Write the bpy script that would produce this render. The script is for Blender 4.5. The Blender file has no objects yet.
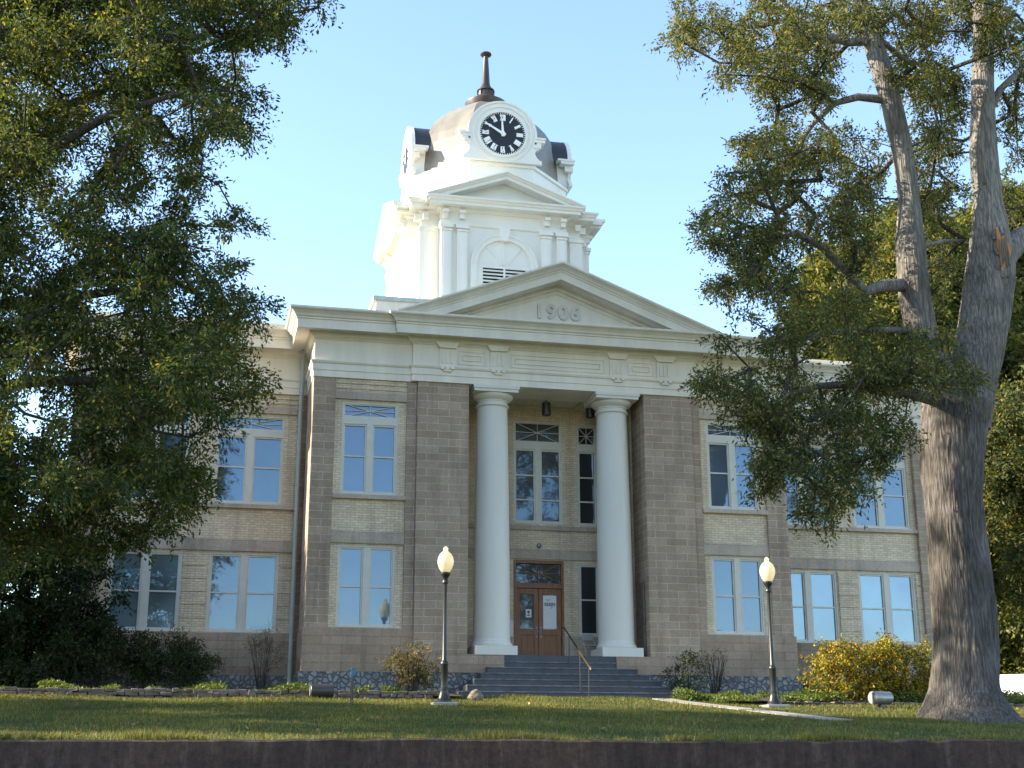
import bpy, math, random
import numpy as np
from mathutils import Vector, Matrix
random.seed(11); RNG = np.random.default_rng(11)
scene = bpy.context.scene
COL = scene.collection
R = math.radians
PI = math.pi

# ------------------------------------------------------------------ helpers
def tag(o, label=None, cat=None, group=None, kind=None):
    if label: o['label'] = label
    if cat: o['category'] = cat
    if group: o['group'] = group
    if kind: o['kind'] = kind
    return o

def empty(name, loc=(0, 0, 0), rz=0.0, label=None, cat=None, group=None):
    o = bpy.data.objects.new(name, None); COL.objects.link(o)
    o.location = loc; o.rotation_euler = (0, 0, rz); o.empty_display_size = .2
    return tag(o, label, cat, group)

def link_mesh(name, me, mat, parent=None, loc=None, rz=None):
    o = bpy.data.objects.new(name, me); COL.objects.link(o)
    if mat is not None and not me.materials: me.materials.append(mat)
    if parent: o.parent = parent
    if loc: o.location = loc
    if rz is not None: o.rotation_euler = (0, 0, rz)
    return o

def copy_tree(o, parent=None):
    c = o.copy(); COL.objects.link(c)
    if parent: c.parent = parent
    for ch in list(o.children): copy_tree(ch, c)
    return c

class MB:
    """collects simple solids and builds one mesh"""
    def __init__(s): s.v = []; s.f = []
    def add(s, vs, fs):
        n = len(s.v); s.v += [tuple(p) for p in vs]; s.f += [tuple(i + n for i in f) for f in fs]; return s
    def box(s, x0, x1, y0, y1, z0, z1):
        if x0 > x1: x0, x1 = x1, x0
        v = [(x, y, z) for z in (z0, z1) for y in (y0, y1) for x in (x0, x1)]
        return s.add(v, [(0, 2, 3, 1), (4, 5, 7, 6), (0, 1, 5, 4), (2, 6, 7, 3), (0, 4, 6, 2), (1, 3, 7, 5)])
    def prism_y(s, pts, y0, y1):
        """pts: closed polygon (x, z), counter-clockwise seen from -y"""
        n = len(pts)
        v = [(x, y0, z) for x, z in pts] + [(x, y1, z) for x, z in pts]
        f = [tuple(range(n)), tuple(range(2 * n - 1, n - 1, -1))]
        f += [(i, i + n, (i + 1) % n + n, (i + 1) % n) for i in range(n)]
        return s.add(v, f)
    def bar(s, a, b, w, d=None):
        """square bar from a to b"""
        a = Vector(a); b = Vector(b); d = d or w; t = (b - a).normalized()
        u = Vector((0, 1, 0)) if abs(t.y) < .9 else Vector((1, 0, 0))
        u = (u - t * u.dot(t)).normalized(); w2 = t.cross(u)
        v = [p + u * (d / 2) * i + w2 * (w / 2) * j for p in (a, b) for i, j in ((-1, -1), (1, -1), (1, 1), (-1, 1))]
        return s.add(v, [(0, 1, 2, 3), (7, 6, 5, 4), (0, 4, 5, 1), (1, 5, 6, 2), (2, 6, 7, 3), (3, 7, 4, 0)])
    def lathe(s, prof, n=24, c=(0, 0), rot=0.0, cap=True):
        k = len(prof); v = []
        for r, z in prof:
            for i in range(n):
                a = rot + 2 * PI * i / n; v.append((c[0] + r * math.cos(a), c[1] + r * math.sin(a), z))
        f = [(j * n + i, j * n + (i + 1) % n, (j + 1) * n + (i + 1) % n, (j + 1) * n + i) for j in range(k - 1) for i in range(n)]
        if cap: f += [tuple(range(n - 1, -1, -1)), tuple((k - 1) * n + i for i in range(n))]
        return s.add(v, f)
    def tube(s, pts, rad, n=8, cap=True):
        pts = [Vector(p) for p in pts]; k = len(pts)
        if not hasattr(rad, '__len__'): rad = [rad] * k
        v = []; u = None
        for i, p in enumerate(pts):
            t = (pts[min(i + 1, k - 1)] - pts[max(i - 1, 0)]).normalized()
            if u is None: u = t.orthogonal().normalized()
            u = (u - t * u.dot(t)).normalized(); w = t.cross(u)
            for j in range(n):
                a = 2 * PI * j / n; v.append(p + (u * math.cos(a) + w * math.sin(a)) * rad[i])
        f = [(j * n + i, j * n + (i + 1) % n, (j + 1) * n + (i + 1) % n, (j + 1) * n + i) for j in range(k - 1) for i in range(n)]
        if cap: f += [tuple(range(n - 1, -1, -1)), tuple((k - 1) * n + i for i in range(n))]
        return s.add(v, f)
    def sweep(s, path, prof, closed=False):
        """profile (out, z) swept with mitres along a plan path (x, y); outward is to the right of travel"""
        n = len(path); m = len(prof); v = []
        for i in range(n):
            p = Vector(path[i])
            a = Vector(path[i - 1]) if (i > 0 or closed) else None
            b = Vector(path[(i + 1) % n]) if (i < n - 1 or closed) else None
            ns = []
            if a is not None: d = (p - a).normalized(); ns.append(Vector((d.y, -d.x)))
            if b is not None: d = (b - p).normalized(); ns.append(Vector((d.y, -d.x)))
            if len(ns) == 1: off = ns[0]
            else:
                q = ns[0] + ns[1]; off = q / max(.2, (1 + ns[0].dot(ns[1])))
            for o, z in prof: v.append((p.x + off.x * o, p.y + off.y * o, z))
        f = []
        for i in range(n if closed else n - 1):
            j = (i + 1) % n
            for k in range(m):
                l = (k + 1) % m
                f.append((i * m + k, j * m + k, j * m + l, i * m + l))
        if not closed:
            f.append(tuple(range(m - 1, -1, -1))); f.append(tuple((n - 1) * m + k for k in range(m)))
        return s.add(v, f)
    def rake(s, x0, xa, x1, z0, za, prof, sy=0.0):
        """gable cornice: profile (out, h) hung from the sloping line x0,z0 > xa,za > x1,z0; out goes to -y from sy"""
        v = []; m = len(prof)
        for x, zb in ((x0, z0), (xa, za), (x1, z0)):
            for o, h in prof: v.append((x, sy - o, zb + h))
        f = [(i * m + k, (i + 1) * m + k, (i + 1) * m + (k + 1) % m, i * m + (k + 1) % m) for i in range(2) for k in range(m)]
        f += [tuple(range(m - 1, -1, -1)), tuple(2 * m + k for k in range(m))]
        return s.add(v, f)
    def build(s, name, mat, parent=None, smooth=False, bevel=0, loc=None, rz=None):
        me = bpy.data.meshes.new(name); me.from_pydata(s.v, [], s.f); me.validate(); me.update()
        import bmesh
        bm = bmesh.new(); bm.from_mesh(me); bmesh.ops.recalc_face_normals(bm, faces=bm.faces)
        if bevel:
            es = [e for e in bm.edges if len(e.link_faces) == 2 and e.calc_face_angle(0) > .6]
            bmesh.ops.bevel(bm, geom=es, offset=bevel, segments=1, affect='EDGES')
        bm.to_mesh(me); bm.free()
        if smooth:
            me.polygons.foreach_set('use_smooth', [True] * len(me.polygons))
            me.set_sharp_from_angle(angle=R(38))
        return link_mesh(name, me, mat, parent, loc, rz)

def build_split(m, name, mat, parent=None, bevel=0, smooth=False, gap=.02):
    """one object for every separate piece collected in m (touching solids stay together)"""
    par = list(range(len(m.v)))
    def find(i):
        while par[i] != i: par[i] = par[par[i]]; i = par[i]
        return i
    for f in m.f:
        a = find(f[0])
        for k in f[1:]: par[find(k)] = a
    isl = {}
    for i in range(len(m.v)): isl.setdefault(find(i), []).append(i)
    keys = list(isl); bb = {k: [(min(m.v[i][c] for i in isl[k]) - gap, max(m.v[i][c] for i in isl[k]) + gap) for c in range(3)] for k in keys}
    g = {k: k for k in keys}
    def gf(k):
        while g[k] != k: k = g[k]
        return k
    for a in range(len(keys)):
        for b in range(a + 1, len(keys)):
            A, B_ = bb[keys[a]], bb[keys[b]]
            if all(A[c][0] < B_[c][1] and B_[c][0] < A[c][1] for c in range(3)):
                x, y = gf(keys[a]), gf(keys[b])
                if x != y: g[y] = x
    out = []
    for root in sorted(set(gf(k) for k in keys)):
        ks = set(k for k in keys if gf(k) == root); mp = {}; n = MB()
        for k in ks:
            for i in isl[k]: mp[i] = len(n.v); n.v.append(m.v[i])
        for f in m.f:
            if f[0] in mp: n.f.append(tuple(mp[i] for i in f))
        out.append(n.build(name, mat, parent, bevel=bevel, smooth=smooth))
    return out

def fast_mesh(name, verts, nper, mat, parent=None):
    """verts: (N*nper, 3) array of separate n-gons"""
    n = len(verts); nf = n // nper
    me = bpy.data.meshes.new(name)
    me.vertices.add(n); me.vertices.foreach_set('co', np.asarray(verts, np.float32).ravel())
    me.loops.add(n); me.loops.foreach_set('vertex_index', np.arange(n, dtype=np.int32))
    me.polygons.add(nf); me.polygons.foreach_set('loop_start', np.arange(0, n, nper, dtype=np.int32))
    me.update(calc_edges=True)
    return link_mesh(name, me, mat, parent)

# ------------------------------------------------------------------ materials
def newmat(name):
    m = bpy.data.materials.new(name); m.use_nodes = True; nt = m.node_tree
    b = nt.nodes['Principled BSDF']; return m, nt, b
def N(nt, t, **k):
    n = nt.nodes.new(t)
    for a, b in k.items(): setattr(n, a, b)
    return n
def L(nt, a, b): nt.links.new(a, b)
def ramp(nt, fac, stops):
    r = N(nt, 'ShaderNodeValToRGB'); e = r.color_ramp.elements
    while len(e) < len(stops): e.new(.5)
    for i, (p, c) in enumerate(stops): e[i].position = p; e[i].color = (*c, 1)
    L(nt, fac, r.inputs[0]); return r.outputs[0]
def noise(nt, scale, detail=4, vec=None, rough=.55):
    n = N(nt, 'ShaderNodeTexNoise'); n.inputs['Scale'].default_value = scale; n.inputs['Detail'].default_value = detail
    n.inputs['Roughness'].default_value = rough
    if vec: L(nt, vec, n.inputs['Vector'])
    return n.outputs['Fac']
def pos(nt): return N(nt, 'ShaderNodeNewGeometry').outputs['Position']
def mixc(nt, fac, a, b, mode='MIX'):
    m = N(nt, 'ShaderNodeMix', data_type='RGBA', blend_type=mode)
    for s, v in ((m.inputs['Factor'], fac), (m.inputs[6], a), (m.inputs[7], b)):
        if hasattr(v, 'links') or isinstance(v, bpy.types.NodeSocket): L(nt, v, s)
        else: s.default_value = v if not isinstance(v, tuple) else (*v, 1) if len(v) == 3 else v
    return m.outputs[2]
def bump(nt, b, h, strength, dist=.01):
    n = N(nt, 'ShaderNodeBump'); n.inputs['Strength'].default_value = strength; n.inputs['Distance'].default_value = dist
    L(nt, h, n.inputs['Height']); L(nt, n.outputs[0], b.inputs['Normal'])

def simple(name, c, rough=.6, metal=0, var=.12, scale=3, bs=0, spec=.5, streak=False):
    m, nt, b = newmat(name); p = pos(nt)
    if streak:
        mp = N(nt, 'ShaderNodeMapping'); mp.inputs['Scale'].default_value = (1, 1, .18); L(nt, p, mp.inputs[0]); p2 = mp.outputs[0]
    else: p2 = p
    f = noise(nt, scale, 6, p2, .65)
    d = tuple(x * (1 - var) for x in c); l = tuple(min(1, x * (1 + var)) for x in c)
    L(nt, ramp(nt, f, [(.3, d), (.7, l)]), b.inputs['Base Color'])
    b.inputs['Roughness'].default_value = rough; b.inputs['Metallic'].default_value = metal
    b.inputs['Specular IOR Level'].default_value = spec
    if bs: bump(nt, b, noise(nt, 60, 4, p), bs, .005)
    return m

def wall_uv(nt, ox=0.0, oz=0.0):
    """position projected to the face it lies on: u runs along the wall, v is height"""
    g = N(nt, 'ShaderNodeNewGeometry'); sp = N(nt, 'ShaderNodeSeparateXYZ'); L(nt, g.outputs['Position'], sp.inputs[0])
    sn = N(nt, 'ShaderNodeSeparateXYZ'); L(nt, g.outputs['True Normal'], sn.inputs[0])
    ab = N(nt, 'ShaderNodeMath', operation='ABSOLUTE'); L(nt, sn.outputs[0], ab.inputs[0])
    gt = N(nt, 'ShaderNodeMath', operation='GREATER_THAN'); L(nt, ab.outputs[0], gt.inputs[0]); gt.inputs[1].default_value = .6
    mx = N(nt, 'ShaderNodeMix'); L(nt, gt.outputs[0], mx.inputs[0]); L(nt, sp.outputs[0], mx.inputs[2]); L(nt, sp.outputs[1], mx.inputs[3])
    ax = N(nt, 'ShaderNodeMath', operation='ADD'); L(nt, mx.outputs[0], ax.inputs[0]); ax.inputs[1].default_value = ox
    az = N(nt, 'ShaderNodeMath', operation='ADD'); L(nt, sp.outputs[2], az.inputs[0]); az.inputs[1].default_value = oz
    c = N(nt, 'ShaderNodeCombineXYZ'); L(nt, ax.outputs[0], c.inputs[0]); L(nt, az.outputs[0], c.inputs[1])
    return c.outputs[0], g.outputs['Position']

def masonry(name, bw, rh, mortar, c1, c2, cm, ox=0, oz=0, offs=.5, bs=.5, rough=.85, stain=(.72, .62), wob=.004):
    m, nt, b = newmat(name); uv, p = wall_uv(nt, ox, oz)
    # wobble the joints a little
    nn = N(nt, 'ShaderNodeTexNoise'); nn.inputs['Scale'].default_value = 1.7; L(nt, p, nn.inputs['Vector'])
    sc = N(nt, 'ShaderNodeVectorMath', operation='SCALE'); L(nt, nn.outputs['Color'], sc.inputs[0]); sc.inputs['Scale'].default_value = wob * 2
    ad = N(nt, 'ShaderNodeVectorMath', operation='ADD'); L(nt, uv, ad.inputs[0]); L(nt, sc.outputs[0], ad.inputs[1])
    t = N(nt, 'ShaderNodeTexBrick'); L(nt, ad.outputs[0], t.inputs['Vector'])
    t.offset = offs; t.inputs['Scale'].default_value = 1; t.inputs['Brick Width'].default_value = bw; t.inputs['Row Height'].default_value = rh
    t.inputs['Mortar Size'].default_value = mortar; t.inputs['Mortar Smooth'].default_value = .3; t.inputs['Bias'].default_value = 0
    t.inputs['Color1'].default_value = (*c1, 1); t.inputs['Color2'].default_value = (*c2, 1); t.inputs['Mortar'].default_value = (*cm, 1)
    f = noise(nt, .55, 8, p, .7); g = noise(nt, 14, 5, p, .7)
    col = mixc(nt, 1.0, t.outputs['Color'], ramp(nt, f, [(.3, (stain[0],) * 3), (.62, (1.12, 1.1, 1.06))]), 'MULTIPLY')
    col = mixc(nt, 1.0, col, ramp(nt, g, [(.25, (.8, .8, .8)), (.75, (1.15, 1.15, 1.15))]), 'MULTIPLY')
    # rain streaks
    mp = N(nt, 'ShaderNodeMapping'); mp.inputs['Scale'].default_value = (3.5, 3.5, .25); L(nt, p, mp.inputs[0])
    s2 = noise(nt, 1.0, 6, mp.outputs[0], .6)
    col = mixc(nt, 1.0, col, ramp(nt, s2, [(.3, (.78, .77, .76)), (.5, (1, 1, 1))]), 'MULTIPLY')
    L(nt, col, b.inputs['Base Color']); b.inputs['Roughness'].default_value = rough; b.inputs['Specular IOR Level'].default_value = .25
    inv = N(nt, 'ShaderNodeMath', operation='SUBTRACT'); inv.inputs[0].default_value = 1; L(nt, t.outputs['Fac'], inv.inputs[1])
    ma = N(nt, 'ShaderNodeMath', operation='MULTIPLY_ADD'); L(nt, g, ma.inputs[0]); ma.inputs[1].default_value = .5; L(nt, inv.outputs[0], ma.inputs[2])
    bump(nt, b, ma.outputs[0], bs, .012)
    return m

M = {}
M['block'] = masonry('block_ashlar', .66, .2247, .011, (.36, .274, .212), (.45, .352, .280), (.57, .49, .41), oz=.02, bs=.6)
M['plainstone'] = masonry('plain_stone', 1.55, .30, .006, (.47, .40, .34), (.52, .45, .385), (.36, .30, .25), ox=.4, oz=0, bs=.3)
M['basestone'] = masonry('base_stone', 1.1, .245, .008, (.36, .272, .21), (.435, .34, .268), (.27, .21, .165), ox=.2, oz=0, bs=.5)
M['brick'] = masonry('buff_brick', .23, .072, .009, (.65, .54, .40), (.79, .675, .515), (.48, .41, .335), bs=.5, stain=(.84, .7), wob=.002)

def mk_fieldstone():
    m, nt, b = newmat('fieldstone'); uv, p = wall_uv(nt)
    v = N(nt, 'ShaderNodeTexVoronoi', feature='DISTANCE_TO_EDGE'); v.inputs['Scale'].default_value = 6.6; L(nt, uv, v.inputs['Vector'])
    c = N(nt, 'ShaderNodeTexVoronoi', feature='F1'); c.inputs['Scale'].default_value = 6.6; L(nt, uv, c.inputs['Vector'])
    st = ramp(nt, c.outputs['Color'], [(.1, (.17, .19, .21)), (.5, (.27, .29, .31)), (.9, (.36, .36, .36))])
    fac = ramp(nt, v.outputs['Distance'], [(.04, (0, 0, 0)), (.14, (1, 1, 1))])
    col = mixc(nt, fac, (.12, .12, .125), st)
    L(nt, col, b.inputs['Base Color']); b.inputs['Roughness'].default_value = .85
    bump(nt, b, fac, .9, .03); return m
M['fieldstone'] = mk_fieldstone()
M['white'] = simple('painted_trim', (.78, .725, .63), .5, var=.11, scale=1.6, streak=True)
M['white2'] = simple('tower_paint', (.78, .755, .68), .5, var=.05, scale=.9, streak=True)
M['column'] = simple('column_paint', (.70, .685, .64), .55, var=.05, scale=1.5, streak=True, bs=.05)
M['frame'] = simple('window_paint', (.62, .61, .56), .5, var=.06, scale=4)
M['ceiling'] = simple('ceiling_boards', (.62, .56, .44), .6, var=.1, scale=2)
def mk_boards():
    m, nt, b = newmat('porch_ceiling'); p = pos(nt)
    w = N(nt, 'ShaderNodeTexWave', wave_type='BANDS', bands_direction='X', wave_profile='SAW'); w.inputs['Scale'].default_value = 1.2; L(nt, p, w.inputs[0])
    col = ramp(nt, w.outputs['Fac'], [(0, (.3, .26, .2)), (.08, (.74, .66, .52)), (1, (.70, .62, .48))])
    L(nt, col, b.inputs['Base Color']); b.inputs['Roughness'].default_value = .6; return m
M['boards'] = mk_boards()
M['louver'] = simple('louver_paint', (.7, .68, .62), .5)
M['dark'] = simple('shadow_gap', (.02, .02, .02), .9)
M['dome'] = simple('dome_metal', (.20, .18, .145), .42, metal=.0, var=.35, scale=1.1, streak=True, spec=.6)
M['finial'] = simple('finial_copper', (.05, .035, .028), .45, var=.6, scale=2.5, streak=True, spec=.5)
M['domedark'] = simple('dark_sheet_metal', (.035, .033, .032), .4, var=.3, scale=2, spec=.5)
M['roof'] = simple('roof_membrane', (.2, .2, .2), .9)
M['copper'] = simple('weathered_coping', (.42, .5, .46), .6, var=.15)
M['black'] = simple('black_iron', (.018, .018, .02), .38, spec=.6)
M['dial'] = simple('clock_black', (.008, .008, .01), .5)
M['numeral'] = simple('clock_white', (.85, .85, .82), .5, var=.02)
M['wood'] = None
def mk_wood():
    m, nt, b = newmat('door_wood'); p = pos(nt)
    mp = N(nt, 'ShaderNodeMapping'); mp.inputs['Scale'].default_value = (14, 14, 1.2); L(nt, p, mp.inputs[0])
    f = noise(nt, 1.6, 7, mp.outputs[0], .6)
    L(nt, ramp(nt, f, [(.3, (.16, .065, .03)), (.7, (.29, .13, .06))]), b.inputs['Base Color'])
    b.inputs['Roughness'].default_value = .4; bump(nt, b, f, .15, .003); return m
M['wood'] = mk_wood()
M['brass'] = simple('brass', (.55, .40, .18), .3, metal=1, var=.15, scale=20)
M['stairs'] = simple('grey_blue_step_paint', (.065, .072, .095), .55, var=.3, scale=2.2, bs=.2)
M['nosing'] = simple('sun_streak_nosing', (.13, .135, .15), .6, var=.5, scale=5)  # paler than the steps: sun streak along their edges put into the colour
M['concrete'] = simple('concrete', (.34, .32, .285), .9, var=.15, scale=2.5, bs=.4)
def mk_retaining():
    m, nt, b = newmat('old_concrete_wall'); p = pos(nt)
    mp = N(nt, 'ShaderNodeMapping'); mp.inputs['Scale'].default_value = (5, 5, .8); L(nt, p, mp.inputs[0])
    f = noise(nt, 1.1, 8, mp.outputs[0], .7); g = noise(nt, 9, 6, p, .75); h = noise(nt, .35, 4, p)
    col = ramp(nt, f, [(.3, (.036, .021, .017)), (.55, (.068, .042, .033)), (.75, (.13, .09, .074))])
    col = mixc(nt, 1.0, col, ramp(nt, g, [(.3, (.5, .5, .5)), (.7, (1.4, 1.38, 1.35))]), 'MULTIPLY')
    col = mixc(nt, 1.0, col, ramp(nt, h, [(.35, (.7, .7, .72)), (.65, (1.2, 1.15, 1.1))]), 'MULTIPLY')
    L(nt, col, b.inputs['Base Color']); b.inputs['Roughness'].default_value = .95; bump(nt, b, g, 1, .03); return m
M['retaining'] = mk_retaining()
M['asphalt'] = simple('asphalt', (.05, .05, .052), .9, var=.2, scale=6, bs=.5)
M['paint_line'] = simple('road_paint', (.7, .55, .1), .7)
M['rock'] = simple('pale_rock', (.19, .155, .12), .9, var=.5, scale=9, bs=.9)
M['edging'] = simple('edging_stone', (.16, .13, .11), .95, var=.45, scale=5, bs=.9)
M['galv'] = simple('galvanised_metal', (.30, .30, .30), .45, metal=.6, var=.2, scale=6)
M['bronze'] = simple('bronze_housing', (.045, .038, .034), .42, var=.2, spec=.6)
M['bluepaint'] = simple('blue_valve_paint', (.05, .16, .28), .5)
M['paper'] = simple('paper', (.75, .76, .78), .7, var=.03)
M['ink'] = simple('ink', (.06, .08, .12), .6)
M['downpipe'] = simple('downspout_paint', (.47, .49, .47), .5, var=.08, scale=2)
M['van'] = simple('van_paint', (.82, .82, .82), .3, var=.02)
M['rubber'] = simple('tyre_rubber', (.02, .02, .02), .8)
M['redtail'] = simple('tail_lamp', (.35, .02, .03), .2)
M['redbrick'] = masonry('red_brick', .23, .075, .01, (.16, .06, .045), (.22, .09, .065), (.2, .18, .16))

def mk_glass(name, base, refl, rough=.025, wav=.12):
    m, nt, b = newmat(name); p = pos(nt)
    b.inputs['Base Color'].default_value = (*base, 1); b.inputs['Roughness'].default_value = .3
    L(nt, ramp(nt, noise(nt, .45, 2, p), [(.35, tuple(c * .55 for c in base)), (.65, tuple(min(1, c * 1.7) for c in base))]), b.inputs['Base Color'])
    g = N(nt, 'ShaderNodeBsdfGlossy'); g.inputs['Color'].default_value = (.42, .60, .80, 1); g.inputs['Roughness'].default_value = rough
    mx = N(nt, 'ShaderNodeMixShader'); mx.inputs[0].default_value = refl
    L(nt, b.outputs[0], mx.inputs[1]); L(nt, g.outputs[0], mx.inputs[2])
    bn = N(nt, 'ShaderNodeBump'); bn.inputs['Strength'].default_value = wav; bn.inputs['Distance'].default_value = .02
    L(nt, noise(nt, 1.3, 2, p), bn.inputs['Height']); L(nt, bn.outputs[0], g.inputs['Normal'])
    L(nt, mx.outputs[0], nt.nodes['Material Output'].inputs['Surface']); return m
M['glass'] = mk_glass('window_glass', (.02, .04, .065), .19)
M['glass_blind'] = mk_glass('window_glass_over_blind', (.10, .16, .19), .24)
M['glass_dark'] = mk_glass('porch_glass', (.010, .010, .012), .13)

def mk_bark(name, dark, light, sc=1.0, upper=None):
    m, nt, b = newmat(name); p = pos(nt)
    mp = N(nt, 'ShaderNodeMapping'); mp.inputs['Scale'].default_value = (9 * sc, 9 * sc, 1.0 * sc); L(nt, p, mp.inputs[0])
    n1 = noise(nt, 1.6, 8, mp.outputs[0], .68); n2 = noise(nt, .8, 5, p, .6)
    v = N(nt, 'ShaderNodeTexVoronoi', feature='DISTANCE_TO_EDGE'); v.inputs['Scale'].default_value = 1.6; L(nt, mp.outputs[0], v.inputs['Vector'])
    vr = ramp(nt, v.outputs['Distance'], [(0, (.62, .62, .62)), (.2, (1, 1, 1))])
    col = ramp(nt, n1, [(.32, dark), (.68, light)])
    if upper:       # bark paler up the stems; sunlit and shaded tones also put into its colour
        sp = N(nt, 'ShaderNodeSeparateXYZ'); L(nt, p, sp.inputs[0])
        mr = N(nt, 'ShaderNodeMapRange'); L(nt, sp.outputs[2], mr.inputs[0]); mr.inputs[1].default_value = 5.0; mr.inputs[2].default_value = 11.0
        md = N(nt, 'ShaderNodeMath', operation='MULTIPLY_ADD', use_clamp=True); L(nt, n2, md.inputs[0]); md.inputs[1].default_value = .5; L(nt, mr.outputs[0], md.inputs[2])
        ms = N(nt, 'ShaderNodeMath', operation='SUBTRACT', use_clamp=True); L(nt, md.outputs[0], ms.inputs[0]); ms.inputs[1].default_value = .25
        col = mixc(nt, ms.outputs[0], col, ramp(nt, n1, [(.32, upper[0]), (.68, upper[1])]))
    col = mixc(nt, 1.0, col, vr, 'MULTIPLY')
    col = mixc(nt, 1.0, col, ramp(nt, n2, [(.35, (.72, .70, .68)), (.65, (1.18, 1.18, 1.2))]), 'MULTIPLY')
    L(nt, col, b.inputs['Base Color']); b.inputs['Roughness'].default_value = .95; b.inputs['Specular IOR Level'].default_value = .15
    ad = N(nt, 'ShaderNodeMath', operation='MULTIPLY_ADD'); L(nt, v.outputs['Distance'], ad.inputs[0]); ad.inputs[1].default_value = 1.5; L(nt, n1, ad.inputs[2])
    bump(nt, b, ad.outputs[0], .8, .045); return m
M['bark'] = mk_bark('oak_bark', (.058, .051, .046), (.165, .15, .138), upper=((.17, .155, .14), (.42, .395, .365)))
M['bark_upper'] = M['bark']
M['bark2'] = mk_bark('dark_bark', (.05, .042, .036), (.13, .115, .10))
M['heart'] = simple('exposed_heartwood', (.36, .17, .07), .8, var=.6, scale=7, bs=.8, streak=True)

def mk_leaf(name, stops, trans=.35, rough=.5):
    m, nt, b = newmat(name)
    g = N(nt, 'ShaderNodeNewGeometry')
    col = ramp(nt, g.outputs['Random Per Island'], stops)
    sc = N(nt, 'ShaderNodeTexNoise'); sc.inputs['Scale'].default_value = .5; L(nt, g.outputs['Position'], sc.inputs['Vector'])
    col = mixc(nt, 1.0, col, ramp(nt, sc.outputs['Fac'], [(.35, (.75, .8, .8)), (.65, (1.25, 1.15, .95))]), 'MULTIPLY')
    L(nt, col, b.inputs['Base Color']); b.inputs['Roughness'].default_value = rough; b.inputs['Specular IOR Level'].default_value = .22
    t = N(nt, 'ShaderNodeBsdfTranslucent'); tc = mixc(nt, 1.0, col, (1.5, 1.35, .5), 'MULTIPLY'); L(nt, tc, t.inputs[0])
    mx = N(nt, 'ShaderNodeMixShader'); mx.inputs[0].default_value = trans
    L(nt, b.outputs[0], mx.inputs[1]); L(nt, t.outputs[0], mx.inputs[2]); L(nt, mx.outputs[0], nt.nodes['Material Output'].inputs['Surface'])
    return m
M['leafL'] = mk_leaf('oak_leaf_green', [(0, (.026, .050, .022)), (.5, (.062, .094, .034)), (.9, (.135, .15, .042)), (1, (.30, .23, .06))], .45, .65)
M['leafR'] = mk_leaf('oak_leaf_olive', [(0, (.032, .052, .026)), (.5, (.074, .096, .040)), (.88, (.15, .155, .052)), (1, (.32, .24, .085))], .45, .65)
M['leafB'] = mk_leaf('background_leaf', [(0, (.045, .07, .024)), (.6, (.11, .13, .038)), (1, (.26, .22, .065))], .42)
M['leafD'] = mk_leaf('yew_needles', [(0, (.015, .028, .010)), (1, (.035, .055, .02))], .15)
M['leafE'] = mk_leaf('evergreen_shrub_leaf', [(0, (.022, .038, .014)), (1, (.06, .08, .028))], .2)
M['leafY'] = mk_leaf('autumn_hedge_leaf', [(0, (.045, .075, .02)), (.45, (.10, .14, .028)), (.70, (.50, .40, .04)), (1, (.42, .20, .03))], .35)
M['leafS'] = mk_leaf('mixed_shrub_leaf', [(0, (.045, .07, .025)), (.5, (.11, .11, .045)), (1, (.34, .20, .10))], .3)
M['leafG'] = mk_leaf('ground_cover_leaf', [(0, (.05, .09, .02)), (1, (.16, .20, .05))], .3)
M['blade'] = mk_leaf('grass_blade', [(0, (.065, .09, .025)), (.6, (.13, .145, .04)), (1, (.30, .26, .11))], .3, .6)
M['deadleaf'] = mk_leaf('fallen_leaf', [(0, (.16, .08, .03)), (1, (.36, .22, .08))], .1)
def mk_ground():
    m, nt, b = newmat('lawn_soil'); p = pos(nt)
    f = noise(nt, .8, 8, p, .7); g = noise(nt, 22, 4, p, .7)
    col = ramp(nt, f, [(.3, (.05, .065, .022)), (.55, (.085, .098, .032)), (.75, (.15, .13, .06))])
    col = mixc(nt, 1.0, col, ramp(nt, g, [(.3, (.6, .6, .6)), (.7, (1.3, 1.3, 1.3))]), 'MULTIPLY')
    L(nt, col, b.inputs['Base Color']); b.inputs['Roughness'].default_value = 1; b.inputs['Specular IOR Level'].default_value = .1
    bump(nt, b, g, .8, .03); return m
M['ground'] = mk_ground()
M['soil'] = simple('bed_soil', (.045, .034, .024), 1, var=.4, scale=8, bs=1)
def mk_globe():
    m, nt, b = newmat('lamp_globe_acrylic')
    b.inputs['Base Color'].default_value = (.92, .86, .70, 1); b.inputs['Roughness'].default_value = .25
    b.inputs['Subsurface Weight'].default_value = .6; b.inputs['Subsurface Radius'].default_value = (.3, .28, .22); b.inputs['Subsurface Scale'].default_value = .5
    t = N(nt, 'ShaderNodeBsdfTranslucent'); t.inputs[0].default_value = (.97, .9, .72, 1)
    mx = N(nt, 'ShaderNodeMixShader'); mx.inputs[0].default_value = .5
    L(nt, b.outputs[0], mx.inputs[1]); L(nt, t.outputs[0], mx.inputs[2]); L(nt, mx.outputs[0], nt.nodes['Material Output'].inputs['Surface'])
    return m
M['globe'] = mk_globe()
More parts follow.
